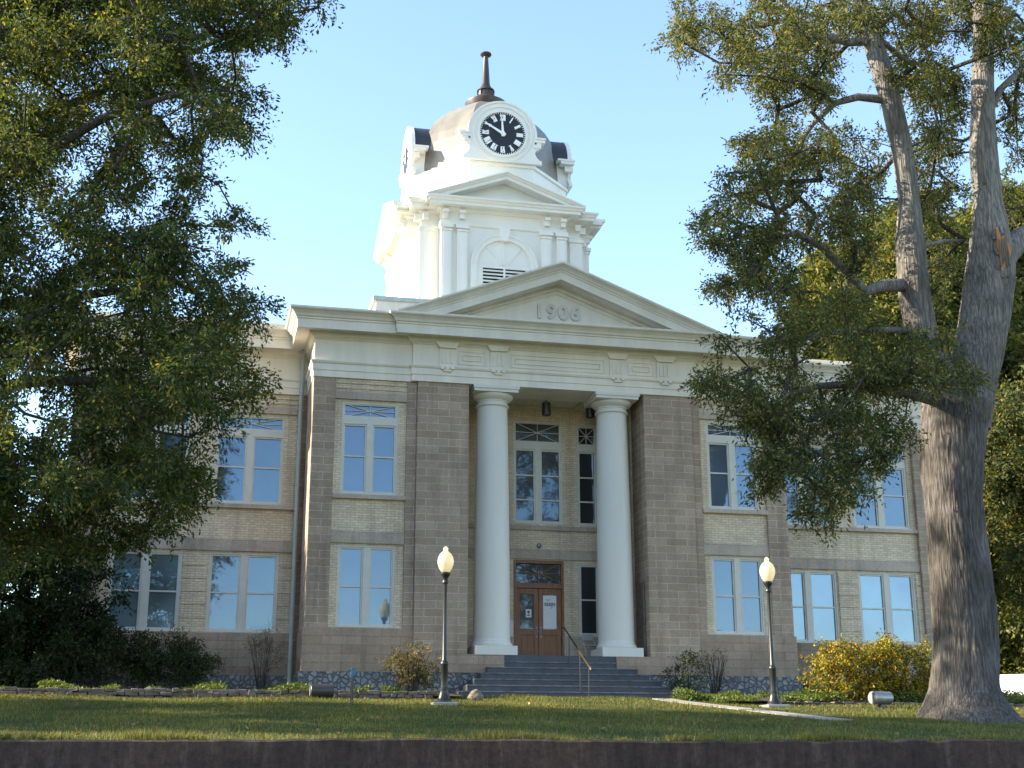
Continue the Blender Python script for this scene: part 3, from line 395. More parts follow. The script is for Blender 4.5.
RIGHT_CLUMPS = "174,-718,1743,45 -23,-1163,1375,59 67,-986,1571,34 238,-603,1744,61 255,-786,1654,52 49,-1107,1481,58 -31,-1293,1321,43 -31,-1243,1343,39 175,-907,1609,37 126,-1051,1488,51 199,-719,1629,48 176,-706,1634,61 179,-944,1591,47 -52,-1275,1322,50 315,-671,1727,35 203,-666,1683,51 153,-955,1529,57 62,-1050,1453,40 215,-827,1644,45 193,-963,1510,40 90,-1151,1325,33 191,-989,1477,43 153,-1185,1312,58 385,-633,1674,44 206,-959,1465,38 347,-669,1668,59 180,-1141,1365,47 97,-1278,1290,53 258,-922,1521,49 71,-1226,1252,41 366,-693,1603,60 158,-1019,1378,49 333,-800,1556,35 290,-775,1515,44 375,-693,1630,32 153,-1228,1373,53 223,-1072,1401,56 432,-790,1654,32 453,-605,1716,34 451,-669,1792,44 245,-1116,1499,47 518,-622,1735,41 438,-844,1626,59 313,-1016,1474,50 407,-768,1627,52 253,-909,1511,57 272,-881,1598,51 230,-1083,1553,47 158,-1126,1429,41 291,-1137,1443,51 145,-1208,1417,51 444,-663,1801,54 359,-975,1534,47 378,-712,1789,50 466,-680,1798,47 383,-621,1755,41 455,-777,1731,40 313,-895,1596,50 363,-888,1682,48 204,-1043,1430,51 314,-868,1462,31 459,-645,1584,24 224,-1147,1302,30 314,-957,1387,39 333,-871,1424,42 201,-1116,1299,31 352,-857,1468,49 168,-1219,1267,32 163,-1262,1238,40 286,-1061,1344,27 297,-1032,1388,33 405,-1027,1441,62 474,-904,1419,51 503,-742,1619,30 581,-700,1536,56 312,-1172,1399,56 187,-1296,1275,62 353,-1167,1356,38 599,-666,1721,50 234,-1281,1219,42 339,-1022,1442,60 394,-858,1505,56 573,-665,1597,48 449,-883,1415,35 268,-1139,1333,49 390,-1062,1457,38 307,-1109,1383,57 563,-817,1579,52 441,-921,1603,44 633,-624,1734,38 560,-615,1725,60 324,-1226,1325,39 365,-1113,1304,60 490,-719,1544,38 532,-731,1572,55 637,-698,1707,34 755,-669,1801,43 263,-1203,1422,47 685,-624,1892,51 444,-1162,1472,51 420,-1148,1504,51 623,-742,1803,50 612,-754,1682,35 699,-681,1762,45 395,-1279,1417,37 300,-1139,1441,57 803,-569,1830,54 439,-1053,1550,51 384,-1209,1496,34 707,-593,1781,34 775,-629,1873,43 561,-707,1796,36 412,-1219,1446,33 380,-1089,1480,54 303,-1286,1379,52 597,-644,1765,58 368,-1083,1536,49 418,-1198,1492,34 489,-714,1719,40 777,-509,1856,58 514,-921,1651,49 477,-1162,1476,59 418,-1248,1455,50 346,-1036,1501,38 623,-643,1824,53 729,-576,1838,54 294,-1173,1499,59 557,-756,1664,42 522,-1110,1550,33 656,-632,1819,36 579,-1217,1418,54 963,-606,1810,45 860,-636,1793,55 828,-666,1851,37 637,-1056,1540,47 646,-1046,1598,34 1019,-579,1869,59 726,-971,1649,57 828,-792,1797,50 493,-1132,1507,41 780,-671,1789,51 848,-770,1714,58 630,-1050,1585,30 742,-717,1741,51 857,-606,1901,46 847,-721,1731,48 858,-850,1733,44 722,-962,1625,46 512,-1102,1539,35 932,-509,1989,49 894,-798,1746,32 889,-752,1760,39 519,-1175,1527,46 1007,-572,1851,61 645,-927,1621,38 818,-891,1641,54 703,-939,1630,41 1021,-583,1894,31 980,-649,1851,35 688,-928,1667,45 722,-1235,1521,58 1105,-594,1922,59 791,-857,1701,53 812,-1150,1519,34 1116,-572,1964,53 686,-1197,1508,36 997,-549,1932,53 972,-765,1735,33 900,-764,1797,61 770,-965,1609,37 1083,-624,1924,37 1104,-722,1871,39 1058,-714,1796,41 1164,-667,1915,58 918,-807,1711,59 816,-1122,1509,45 1010,-632,1928,46 840,-1174,1504,50 1096,-595,1841,32 771,-1240,1513,62 1012,-825,1795,46 1043,-707,1801,31 1187,-522,1969,39 1010,-817,1751,61 886,-750,1742,51 904,-830,1770,55 1222,-602,1907,55 1092,-687,1874,31 1096,-624,1839,40 817,-871,1663,46 818,-1207,1404,30 808,-1113,1530,37 1114,-758,1799,60 999,-1026,1490,44 945,-985,1580,59 1332,-513,1965,61 1294,-530,1942,42 1156,-784,1650,44 978,-889,1666,45 1332,-609,1873,58 1028,-920,1636,38 849,-1042,1532,30 849,-1234,1413,49 847,-1055,1487,42 1181,-752,1689,60 995,-935,1568,57 1246,-702,1823,56 1003,-945,1690,36 1217,-595,1822,45 902,-1142,1486,34 1253,-628,1934,60 878,-1059,1574,59 1154,-893,1683,49 1065,-856,1644,59 993,-876,1683,50 1030,-846,1697,32 962,-514,1771,51 768,-882,1528,58 809,-669,1607,47 845,-555,1710,52 747,-848,1521,55 761,-728,1652,33 698,-843,1566,48 910,-590,1752,35 801,-795,1634,54 664,-915,1476,31 891,-546,1732,49 686,-923,1476,62 827,-724,1580,35 917,-580,1685,30 882,-632,1640,48 800,-831,1561,43 841,-657,1689,30 980,-730,1605,59 592,-1244,1323,43 918,-636,1612,42 999,-652,1679,60 926,-644,1647,32 981,-543,1679,42 619,-1197,1338,48 738,-975,1514,48 798,-829,1548,38 985,-735,1590,54 937,-624,1604,60 647,-1131,1299,49 644,-1106,1403,40 989,-674,1592,36 974,-694,1606,37 917,-742,1537,32 779,-1001,1470,59 839,-726,1612,33 720,-1026,1402,48 705,-1021,1364,43 953,-668,1699,48 920,-585,1627,54 947,-697,1630,55 1056,-630,1672,48 604,-1189,1283,46 630,-1202,1305,39 682,-1072,1217,52 897,-637,1406,52 805,-794,1306,35 840,-666,1392,31 917,-691,1446,61 965,-549,1563,60 761,-955,1303,46 834,-778,1452,34 664,-1124,1224,53 871,-700,1402,61 975,-545,1442,51 877,-716,1342,38 830,-846,1348,61 874,-591,1449,32 743,-874,1248,55 925,-506,1513,45 888,-710,1421,38 1022,-624,1320,30 678,-1111,1082,60 875,-691,1334,40 987,-635,1341,50 664,-1107,1125,37 857,-724,1245,58 981,-708,1278,37 912,-666,1240,53 987,-540,1345,44 845,-729,1207,37 948,-513,1359,32 745,-909,1156,55 934,-720,1298,38 942,-732,1217,36 1066,-588,1582,39 979,-702,1390,30 928,-714,1533,27 871,-832,1321,28 637,-1146,1205,49 786,-942,1347,41 1112,-523,1668,49 980,-701,1555,46 992,-636,1526,37 1032,-606,1514,35 995,-710,1432,24 957,-713,1589,46 1041,-629,1559,42 1043,-579,1632,44 836,-831,1378,24 1130,-504,1661,44 1034,-631,1668,38 1022,-644,1665,35 1025,-618,1438,42 1046,-545,1490,32 1029,-617,1547,47 887,-846,1466,33 914,-701,1246,57 919,-585,1294,46 859,-677,1204,52 749,-830,1188,50 830,-822,1119,59 947,-656,1284,40 876,-738,1243,45 901,-593,1342,45 744,-860,1140,37 977,-559,1333,58 927,-600,1216,47 955,-537,1320,59 942,-509,1364,57 971,-517,1227,37 1003,-596,1094,38 709,-1018,929,38 924,-671,1078,39 874,-667,1030,47 969,-593,1159,46 773,-865,964,30 742,-999,922,53 903,-738,1085,50 944,-580,1112,39 815,-832,1013,41 357,-1132,1308,37 577,-613,1630,48 289,-1267,1208,57 246,-1080,1301,48 452,-740,1474,51 455,-940,1432,60 379,-896,1485,56 380,-848,1493,61 285,-1039,1300,42 484,-879,1431,33 280,-1120,1313,43 401,-978,1387,31 345,-1125,1336,54 307,-1173,1210,31 234,-1110,1315,47 490,-656,1616,57 286,-1049,1280,58 672,-809,1303,33 773,-657,1468,29 768,-645,1354,38 436,-1177,1105,31 534,-1016,1143,27 610,-903,1298,26 461,-1096,1205,41 659,-747,1273,27 644,-856,1230,46 763,-637,1339,26 452,-1130,1151,39 712,-743,1390,32 694,-678,1306,34 792,-628,1405,24 636,-757,1209,57 513,-926,1058,49 334,-1227,916,54 364,-1289,923,42 345,-1234,940,44 605,-871,1154,46 631,-834,1100,34 644,-659,1172,37 403,-1200,999,32 398,-1260,939,37 513,-918,1128,60 644,-628,1193,49 363,-1176,981,39 660,-744,1223,39 1282,-536,1615,44 1215,-647,1554,43 1086,-795,1475,49 1274,-543,1570,37 1013,-872,1382,47 1227,-625,1434,40 1183,-678,1421,49 1036,-881,1317,41 1186,-688,1527,36 1193,-620,1525,39 1199,-585,1358,36 1012,-825,1183,48 1286,-530,1362,38 1238,-554,1374,43 1251,-518,1306,38 1076,-806,1195,41 1128,-756,1240,43 1232,-563,1302,27 732,-908,891,24 900,-625,972,44 796,-816,928,37 858,-682,927,27 1003,-505,1046,39 869,-640,981,49 761,-809,893,35 1024,-887,1455,27 1190,-708,1649,44 1014,-888,1487,40 1239,-627,1642,33 1288,-550,1692,24 1117,-807,1574,26 1268,-506,1695,30 1147,-745,1549,37 1311,-547,1723,41 1234,-610,1610,32 1262,-545,1684,33 343,-767,1336,59 362,-767,1342,55 289,-1015,1245,61 147,-1289,1078,54 447,-640,1392,33 541,-629,1416,40 553,-600,1472,54 185,-1232,1114,53 255,-1242,1118,35 243,-1102,1158,44 418,-647,1348,40 414,-603,1388,53 178,-1057,1184,41 272,-882,1236,42 361,-648,1391,35 268,-869,1285,47 350,-744,1319,43 253,-888,1253,55 303,-801,1150,59 112,-1268,999,60 360,-626,1216,51 98,-1166,987,44 166,-1201,993,56 319,-718,1172,46 51,-1268,991,58 182,-1119,1047,39 250,-954,1101,55 48,-1284,929,58 123,-1204,967,30 118,-1223,940,31 138,-1243,1031,54 454,-737,1297,44 473,-781,1269,40 244,-1224,1080,40 156,-1201,1021,60 233,-1082,1071,43 420,-836,1251,39 406,-989,1172,43 281,-1076,1077,54 371,-806,1200,51 288,-1102,1022,37 250,-1096,1087,52 539,-683,1322,45 424,-850,1277,51 359,-1095,1080,32 284,-1149,1020,42 428,-852,1251,54 317,-1020,1083,62 336,-984,1192,59 477,-647,1337,60 176,-1209,1062,59 329,-1199,1128,49 431,-1035,1187,45 387,-1044,1222,41 321,-1217,1070,52 554,-659,1373,51 282,-1294,1082,43 646,-676,1363,52 352,-1179,1156,47 476,-960,1183,48 316,-1134,1130,58 593,-740,1414,39 472,-1004,1256,38 363,-1165,1122,39 352,-1114,1155,36 702,-710,1256,36 490,-1038,1095,38 603,-712,1299,31 440,-1068,1071,47 416,-1163,1048,45 323,-1297,1012,45 631,-637,1299,35 540,-882,1245,41 420,-1199,1053,47 490,-1061,1061,38 451,-1041,1067,31 620,-733,1255,38 571,-742,1202,62 651,-798,1244,45 453,-1060,1057,47 263,-709,1140,36 197,-906,1064,51 84,-1086,986,40 175,-777,1080,47 -13,-1280,860,40 186,-769,1087,39 257,-684,1161,57 136,-988,1023,42 107,-951,976,29 114,-1007,947,24 61,-1124,892,33 222,-701,1073,44 64,-1097,901,34 274,-672,1107,38 164,-988,916,41 171,-956,953,41 298,-887,1003,53 250,-709,1067,53 188,-1078,955,44 266,-906,1010,38 214,-1038,883,43 152,-1080,949,53 295,-742,1068,51 300,-915,1005,59 143,-1108,931,54 128,-1131,883,38 180,-1066,913,50 141,-1228,855,61 77,-1116,883,48 119,-1201,851,56 503,-614,1126,45 377,-950,988,60 194,-1253,903,41 507,-651,1185,42 250,-1080,995,33 399,-813,1112,33 378,-1008,1031,62 386,-757,1088,55 436,-904,1036,38 195,-1209,909,33 318,-1084,931,48 308,-932,1029,33 435,-652,1127,51 159,-1224,883,60 204,-1157,886,57 553,-841,1060,33 367,-1177,912,46 479,-991,1032,47 477,-794,1123,55 300,-1243,895,32 545,-630,1172,30 254,-1261,907,33 317,-1214,941,44 412,-1090,962,39 535,-781,1093,35 569,-734,1179,41 697,-615,1182,33 192,-1056,819,35 218,-949,871,48 160,-931,852,42 304,-632,986,57 185,-847,894,49 184,-1077,834,52 110,-1242,778,52 81,-1129,783,34 224,-813,891,46 111,-1120,793,39 356,-615,1015,40 102,-1103,809,36 109,-1027,822,54 352,-689,985,32 168,-1205,739,44 222,-1173,778,41 364,-672,947,31 385,-869,881,42 326,-865,916,55 302,-818,919,58 283,-929,873,44 293,-1018,873,51 266,-1073,830,59 232,-1041,829,54 252,-1065,806,36 470,-625,965,61 409,-806,900,37 186,-1258,760,36 437,-1088,863,44 452,-1139,914,55 493,-1026,966,47 752,-615,1084,53 461,-1043,938,52 634,-645,1100,61 738,-609,1113,57 662,-629,1096,32 280,-818,967,59 310,-693,1019,46 354,-807,973,48 403,-719,1019,58 140,-1211,803,32 272,-861,966,40 297,-800,948,55 351,-694,993,30 101,-1203,814,30 302,-765,1019,48 202,-1198,640,42 192,-1125,659,46 201,-1033,746,34 193,-1216,690,55 161,-1282,659,62 233,-1053,691,50 218,-1098,651,49 143,-1316,603,51 51,-1302,650,39 287,-1042,711,41 110,-1294,630,38 150,-1300,667,44 82,-1299,591,37 246,-1151,660,38 253,-1158,687,43 258,-1304,613,51 440,-961,822,56 372,-972,804,58 349,-1200,649,49 177,-1285,645,49 363,-1180,756,38 446,-984,823,60 376,-1180,736,53 261,-1200,705,32 323,-1229,700,60 460,-1057,747,58 206,-1326,648,62 417,-1098,729,60 304,-1274,729,59 314,-1057,737,56 426,-1313,585,42 546,-976,770,61 603,-1005,723,55 346,-1248,566,39 403,-1238,576,49 286,-1341,620,43 544,-1054,637,34 387,-1239,587,52 444,-1142,609,57 469,-1108,627,39 433,-1121,668,37 395,-1152,651,45 417,-1222,576,54 367,-1265,667,37 487,-1012,672,52 699,-1024,733,61 664,-975,739,61 557,-1125,684,38 504,-1171,649,60 560,-1059,663,47 582,-1187,674,43 626,-985,736,44 613,-1100,643,45 602,-1016,733,40 636,-1210,594,45 634,-1197,573,54 615,-1104,596,31 676,-1017,620,57 763,-983,664,41 708,-1013,658,52 49,-1195,632,48 172,-968,693,26 24,-1204,638,28 66,-1072,577,56 -2,-1325,513,50 71,-1045,581,52 52,-1289,494,48 184,-979,573,61 65,-1141,530,47 41,-1343,483,46 41,-1148,537,49 74,-1138,558,49 17,-1142,561,42 47,-1080,560,26 36,-1076,558,30 179,-1240,498,55 193,-1216,576,47 133,-1313,452,51 187,-1079,556,31 176,-1280,562,42 259,-1086,601,53 119,-1175,579,36 157,-1141,584,41 103,-1186,512,37 260,-1003,617,30 336,-997,568,56 246,-1065,590,48 101,-1205,512,31 60,-1332,508,38 236,-1128,554,35 101,-1244,498,58 514,-1006,591,58 345,-1260,566,36 383,-1080,572,52 406,-1081,607,60 473,-1001,668,46 278,-1247,479,41 455,-1010,641,34 359,-1196,500,30 415,-1060,595,46 513,-965,610,38 185,-1328,522,33 329,-1230,545,34 262,-1343,477,45 313,-1327,542,44 393,-1201,572,57 394,-1016,578,59 323,-1077,551,37 309,-1117,526,35 463,-1264,562,48 390,-1180,575,31 363,-1236,560,31 586,-1009,586,42 442,-1262,561,35 469,-1153,596,49 579,-1017,642,49 407,-1201,554,50 606,-1092,610,35 485,-1067,629,44 472,-1312,545,55 448,-1264,563,59 567,-1028,640,40 101,-1259,456,35 222,-1048,526,39 163,-1023,500,52 105,-1208,462,56 60,-1201,465,50 125,-1078,486,44 99,-1218,448,39 159,-1213,405,43 174,-1121,461,33 302,-1077,494,44 167,-1201,461,60 152,-1230,461,54 177,-1203,473,62 134,-1244,433,60 156,-1239,446,59 299,-1061,463,31 112,-1341,439,40 220,-1054,435,50 157,-1333,378,40 172,-1167,455,56 267,-1293,457,54 375,-1145,478,58 414,-1143,494,58 229,-1219,462,54 350,-1113,434,38 453,-1026,482,37 293,-1262,443,47 284,-1349,410,59 318,-1257,458,35 397,-1096,508,35 273,-1269,451,32 249,-1291,388,59 323,-1146,412,37 222,-1346,442,54 371,-999,518,46 148,-1349,396,31 444,-1197,491,41 486,-1175,445,45 445,-1093,486,40 390,-1293,415,43 398,-1279,424,38 377,-1182,475,53 384,-1267,418,36 574,-994,518,47 417,-1210,471,53 410,-1099,480,34 116,-1226,340,42 223,-1000,410,34 116,-1221,337,33 186,-1159,356,49 252,-1050,415,59 79,-1314,364,60 117,-1246,370,34 124,-1191,367,58 262,-1158,330,62 282,-1051,428,58 232,-1333,315,34 228,-1260,315,30 302,-1247,340,31 384,-1078,397,61 231,-1179,383,46 313,-1206,376,51 157,-1337,329,59 181,-1268,347,53 312,-1194,373,37 200,-1333,353,36 351,-1022,398,33 247,-1142,358,31 256,-1345,369,45 500,-965,416,48 469,-1030,397,41 472,-1028,453,38 365,-1280,378,50 332,-1250,368,46 425,-1025,417,36 354,-1265,389,42 336,-1201,354,31 356,-1267,376,39 119,-1204,318,31 189,-1034,342,41 168,-1119,330,38 149,-1189,332,45 250,-1164,274,56 231,-1283,287,62 308,-1066,312,36 287,-1149,329,50 284,-1095,321,35 376,-1022,336,35 418,-963,347,49 376,-992,314,53 247,-1135,276,44 301,-1008,291,28 299,-1021,314,34 396,-1050,350,46 253,-1319,300,32 363,-1181,311,44 1242,-961,1658,68 308,-1012,1849,104 511,-652,1976,105 842,-1225,2127,81 442,-925,1839,93 833,-1447,2030,63 1417,-790,1626,84 1089,-1421,1962,87 1174,-1370,1525,105 314,-1037,1829,74 489,-567,2045,68 941,-710,2061,103 572,-1128,1810,83 869,-566,2058,82 1359,-718,1637,86 204,-975,1751,67 734,-388,2206,69 1352,-837,1819,104 597,-986,1784,96 1337,-735,1911,76 578,-881,2003,64 1164,-1296,1602,79 338,-1017,2164,92 190,-1081,1858,85 596,-1334,1521,97 781,-1366,1787,84 1209,-1207,2145,86 756,-583,2290,65 405,-1070,1671,95 355,-1268,2232,104 591,-684,2002,105 795,-1387,1564,89 865,-1472,2264,84 973,-961,1839,70 323,-922,1756,72 1143,-1287,2078,107 861,-1429,1506,99 301,-1102,2010,67 726,-1461,2086,62 682,-644,2291,94 835,-1089,1723,76 1594,-902,1823,99 1290,-1265,1784,101 870,-1325,2183,76 1463,-1118,2137,107 947,-1355,2077,98 414,-837,2276,65 1374,-988,2102,98 996,-775,2183,67 114,-832,1996,64 216,-819,1894,100 1510,-951,1712,62 1217,-712,2046,64 572,-740,2287,74 625,-1151,2085,95 499,-727,2243,66 677,-1353,2180,66 949,-1204,2265,67 1177,-1237,2261,66 527,-1046,1838,99 1064,-732,2077,80 1499,-1085,1801,109 261,-920,2220,70 1255,-834,1895,95 351,-1134,1728,85 852,-1111,2291,66 1489,-1105,2028,79 606,-1241,1657,106 595,-1193,2164,61 1116,-1077,1845,106 685,-1269,2097,69 1550,-1067,1834,101 654,-1432,1703,81 1422,-939,1672,90 938,-337,2191,91 369,-1336,1808,86 1361,-1022,1967,108 180,-928,2247,103 375,-1143,1900,93 707,-1169,1738,71 558,-801,1942,88 187,-1124,1984,88 974,-1289,1963,65 521,-1310,2058,103 561,-1208,1813,75 328,-547,2174,76 1481,-904,1984,96 927,-460,2138,71 419,-606,2290,74 734,-1286,2152,94 408,-1171,1957,100 859,-1320,2132,60 339,-936,2092,84 1188,-653,2146,65 534,-965,1802,98 1552,-1040,1880,74 654,-1188,1636,65 361,-1253,2115,106 703,-1414,1966,76 741,-788,2171,63 144,-889,2106,82 1511,-822,1724,88 1038,-1232,1656,86 909,-1480,1730,96 812,-1389,2204,89 964,-1425,1790,100 1354,-978,2187,70 928,-432,2176,76 836,-1120,2003,70 1378,-984,1721,101 1218,-947,1806,89 500,-1121,2137,97 631,-1340,2140,80 1111,-732,2066,94 1220,-890,2016,79 536,-443,2297,61 331,-1052,1799,76 1615,-907,1067,100 1402,-1289,1548,76 1521,-1014,1421,76 1688,-576,1402,62 1518,-562,834,82 1444,-623,1085,78 1286,-894,1219,100 1500,-691,1252,77 1348,-934,1612,70 1689,-880,1109,93 1418,-1362,862,87 1318,-636,1116,70 1421,-656,1309,92 1288,-1059,895,67 1493,-843,1285,77 1685,-510,1339,95 1482,-1188,1306,83 1329,-995,1656,65 1440,-1242,1330,95 1518,-436,1631,69 1311,-1227,1337,78 1678,-1072,904,70 1659,-617,1004,65 1486,-531,945,96 1316,-1046,1578,92 1524,-1147,1552,79 1591,-1346,1397,92 1642,-474,1453,81 1538,-548,1634,98 1356,-890,1312,71 1652,-1316,1074,75 1406,-1092,1375,86 1201,-1247,1041,70 1520,-1150,1706,90 1367,-1175,1633,90 1270,-1227,1777,60 1394,-559,1148,93 1630,-876,992,84 1573,-1256,1313,88 1692,-600,1074,77 1469,-416,860,99 1523,-886,876,81 1684,-512,1645,86 1646,-1396,1160,84 1431,-544,1387,77 1346,-858,807,82 1456,-989,857,61 1461,-1332,1387,65 1435,-513,1264,88 1648,-1232,1691,79 1297,-965,1141,75 1523,-813,1275,64"
OAK_TRUNK = [(7.34, -9, -1.56, 1.45), (7.3, -9, -1.38, 1.3), (7.29, -9, -1.14, 1.09), (7.29, -9, -0.8, 0.91), (7.35, -9, -0.23, 0.83), (7.4, -9, 0.35, 0.8), (7.45, -9, 1.28, 0.81), (7.44, -9, 1.99, 0.78), (7.43, -9, 2.7, 0.73), (7.44, -9, 3.67, 0.72), (7.53, -9, 4.54, 0.78), (7.66, -9, 5.42, 0.82), (7.81, -9, 6.06, 0.88)]
OAK_STEM_A = [(7.5, -9, 5.67, 0.55), (7.31, -9, 6.67, 0.48), (7.0, -9, 7.69, 0.4), (6.92, -9, 8.73, 0.39), (6.89, -9, 10.07, 0.39), (6.98, -9, 11.45, 0.27), (6.89, -9, 12.83, 0.26), (6.7, -9, 14.24, 0.26), (6.45, -9, 15.37, 0.26), (6.14, -9, 16.52, 0.2), (5.88, -9, 18.29, 0.18), (5.74, -9, 20.76, 0.15)]
OAK_STEM_B = [(7.91, -9, 5.44, 0.6), (8.09, -9, 6.21, 0.62), (8.35, -9, 7.0, 0.62), (8.63, -9, 7.8, 0.59), (8.93, -9, 8.89, 0.59), (9.12, -9, 9.71, 0.58), (9.18, -9, 10.54, 0.47), (9.23, -9, 11.52, 0.35), (9.27, -9, 13.08, 0.34), (9.41, -9, 14.55, 0.3), (9.67, -9, 16.68, 0.28), (9.78, -9, 18.85, 0.25), (9.97, -9, 22.1, 0.22)]
OAK_LIMBS = [[(6.65, -9.0, 9.11, 0.17), (5.82, -9.25, 8.93, 0.15), (5.26, -9.5, 8.64, 0.13), (4.76, -9.75, 8.93, 0.11), (3.95, -10.0, 9.51, 0.09), (3.2, -10.25, 9.73, 0.07), (2.39, -10.5, 9.36, 0.05)], [(6.62, -9.0, 14.23, 0.12), (5.82, -8.9, 14.28, 0.102), (5.2, -8.8, 14.08, 0.084), (4.56, -8.7, 13.44, 0.066), (3.93, -8.6, 12.43, 0.048), (3.4, -8.5, 11.87, 0.03)], [(6.3, -9.0, 15.94, 0.13), (5.59, -9.12, 15.72, 0.113), (4.68, -9.25, 15.71, 0.095), (3.95, -9.38, 16.07, 0.077), (3.38, -9.5, 16.67, 0.06)], [(9.25, -9.0, 9.86, 0.42), (9.76, -8.88, 10.36, 0.352), (10.36, -8.75, 10.85, 0.285), (11.57, -8.62, 11.32, 0.217), (13.34, -8.5, 12.56, 0.15)], [(7.22, -9.0, 10.21, 0.07), (8.07, -8.7, 10.53, 0.05), (8.84, -8.4, 10.75, 0.03)], [(7.01, -9.3, 6.07, 0.16), (5.84, -9.98, 6.02, 0.13), (4.33, -10.65, 5.94, 0.1), (3.0, -11.32, 5.63, 0.07), (1.84, -12.0, 5.17, 0.04)], [(7.07, -9.2, 7.5, 0.12), (5.98, -9.97, 7.57, 0.093), (4.14, -10.73, 7.2, 0.067), (2.27, -11.5, 6.59, 0.04)], [(9.41, -9.0, 13.97, 0.12), (9.95, -9.0, 14.91, 0.097), (10.63, -9.0, 15.59, 0.073), (11.56, -9.0, 16.92, 0.05)], [(6.21, -9.0, 16.23, 0.09), (7.61, -8.33, 15.88, 0.07), (8.91, -7.67, 16.1, 0.05), (9.91, -7.0, 15.94, 0.03)]]
# ------------------------------------------------------------------ camera, sky, sun
CAM = dict(loc=(-10.014, -37.6313, -2.3126), yaw=.2248, pitch=.2732, roll=-.0017, f=1336.8)
def make_camera():
    c = bpy.data.cameras.new('camera'); o = bpy.data.objects.new('camera', c); COL.objects.link(o)
    cy, sy = math.cos(CAM['yaw']), math.sin(CAM['yaw']); cp, sp = math.cos(CAM['pitch']), math.sin(CAM['pitch'])
    f = Vector((sy * cp, cy * cp, sp)); r = Vector((cy, -sy, 0)); u = r.cross(f)
    cr, sr = math.cos(CAM['roll']), math.sin(CAM['roll'])
    r2 = r * cr + u * sr; u2 = u * cr - r * sr
    m = Matrix((( r2.x, u2.x, -f.x), (r2.y, u2.y, -f.y), (r2.z, u2.z, -f.z)))
    o.matrix_world = Matrix.Translation(Vector(CAM['loc'])) @ m.to_4x4()
    c.sensor_width = 36; c.lens = CAM['f'] * 36 / 1024; c.clip_end = 3000; c.clip_start = .1
    scene.camera = o
make_camera()
SUN_EL, SUN_AZ = R(24), R(10)      # low sun from the left, a little behind the facade
d = Vector((-math.cos(SUN_EL) * math.cos(SUN_AZ), math.cos(SUN_EL) * math.sin(SUN_AZ), math.sin(SUN_EL)))
w = bpy.data.worlds.new('World'); scene.world = w; w.use_nodes = True
nt = w.node_tree; sk = nt.nodes.new('ShaderNodeTexSky'); sk.sky_type = 'NISHITA'; sk.sun_disc = False
sk.sun_elevation = SUN_EL; sk.sun_rotation = math.atan2(d.x, d.y); sk.altitude = 300; sk.air_density = 1.0; sk.dust_density = .3; sk.ozone_density = 1.4
bg = nt.nodes['Background']; nt.links.new(sk.outputs[0], bg.inputs[0]); bg.inputs[1].default_value = .15
sl = bpy.data.lights.new('sun', 'SUN'); sl.energy = 4.6; sl.angle = R(.55); sl.color = (1, .88, .68)
so = bpy.data.objects.new('sun', sl); COL.objects.link(so); so.rotation_euler = d.to_track_quat('Z', 'Y').to_euler(); so.location = (-40, 10, 40)
scene.view_settings.view_transform = 'Standard'; scene.view_settings.look = 'None'
scene.view_settings.exposure = 1.72; scene.view_settings.gamma = 1
scene.render.resolution_x = 1024; scene.render.resolution_y = 768
scene.render.engine = 'CYCLES'
scene.cycles.max_bounces = 8; scene.cycles.transparent_max_bounces = 8

# ------------------------------------------------------------------ ground
GP = [(-400, -3.95), (-24.5, -3.95), (-20, -3.1), (-16.14, -2.47), (-16.12, -2.06), (-13, -1.80), (-9, -1.46), (-5.5, -1.09), (-2, -.74), (0, -.60), (8, -.5), (35, .28), (60, 1.0), (150, 3), (700, 10)]
def gz(y):
    for (a, za), (b, zb) in zip(GP, GP[1:]):
        if y <= b: return za + (zb - za) * (y - a) / (b - a)
    return GP[-1][1]
def make_ground():
    xs = [-600, -200, -60] + [-30 + 1.5 * i for i in range(41)] + [60, 200, 600]
    ys = sorted(set([p[0] for p in GP] + [-15.9 + .8 * i for i in range(24)]))
    v = []; 
    for y in ys:
        for x in xs:
            z = gz(y)
            if -16 < y < 3 and -32 < x < 32: z += .025 * math.sin(x * .9 + y * .4) * math.sin(y * .7 + 1)
            v.append((x, y, z))
    n = len(xs); f = [(j * n + i, j * n + i + 1, (j + 1) * n + i + 1, (j + 1) * n + i) for j in range(len(ys) - 1) for i in range(n - 1)]
    o = MB().add(v, f).build('lawn', M['ground'], smooth=True); tag(o, kind='structure')
make_ground()
o = MB().box(-300, 300, -36, -25.5, -4.2, -3.94).build('road', M['asphalt']); tag(o, kind='structure')
o = MB().box(-300, 300, -30.8, -30.68, -3.95, -3.936).build('road_line', M['paint_line']); tag(o, kind='structure')
o = MB().box(-300, 300, -25.5, -25.3, -4.1, -3.82).build('kerb', M['concrete'], bevel=.02); tag(o, kind='structure')
def make_retaining():
    v = []; xs = [-70 + .25 * i for i in range(561)]; rr = random.Random(5)
    for x in xs:
        t = -2.02 + .014 * math.sin(x * .7) + rr.uniform(-.016, .010) - (.03 if rr.random() < .06 else 0); yf = -16.30 + .01 * math.sin(x * 1.9) + rr.uniform(-.006, .006)
        v += [(x, yf, -2.9), (x, yf, t - .03), (x, yf + .03, t), (x, -16.03, t), (x, -16.02, -2.9)]
    f = [(i * 5 + k, i * 5 + (k + 1) % 5, (i + 1) * 5 + (k + 1) % 5, (i + 1) * 5 + k) for i in range(len(xs) - 1) for k in range(5)]
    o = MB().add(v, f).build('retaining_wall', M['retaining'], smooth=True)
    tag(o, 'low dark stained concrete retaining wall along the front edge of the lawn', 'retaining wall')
make_retaining()
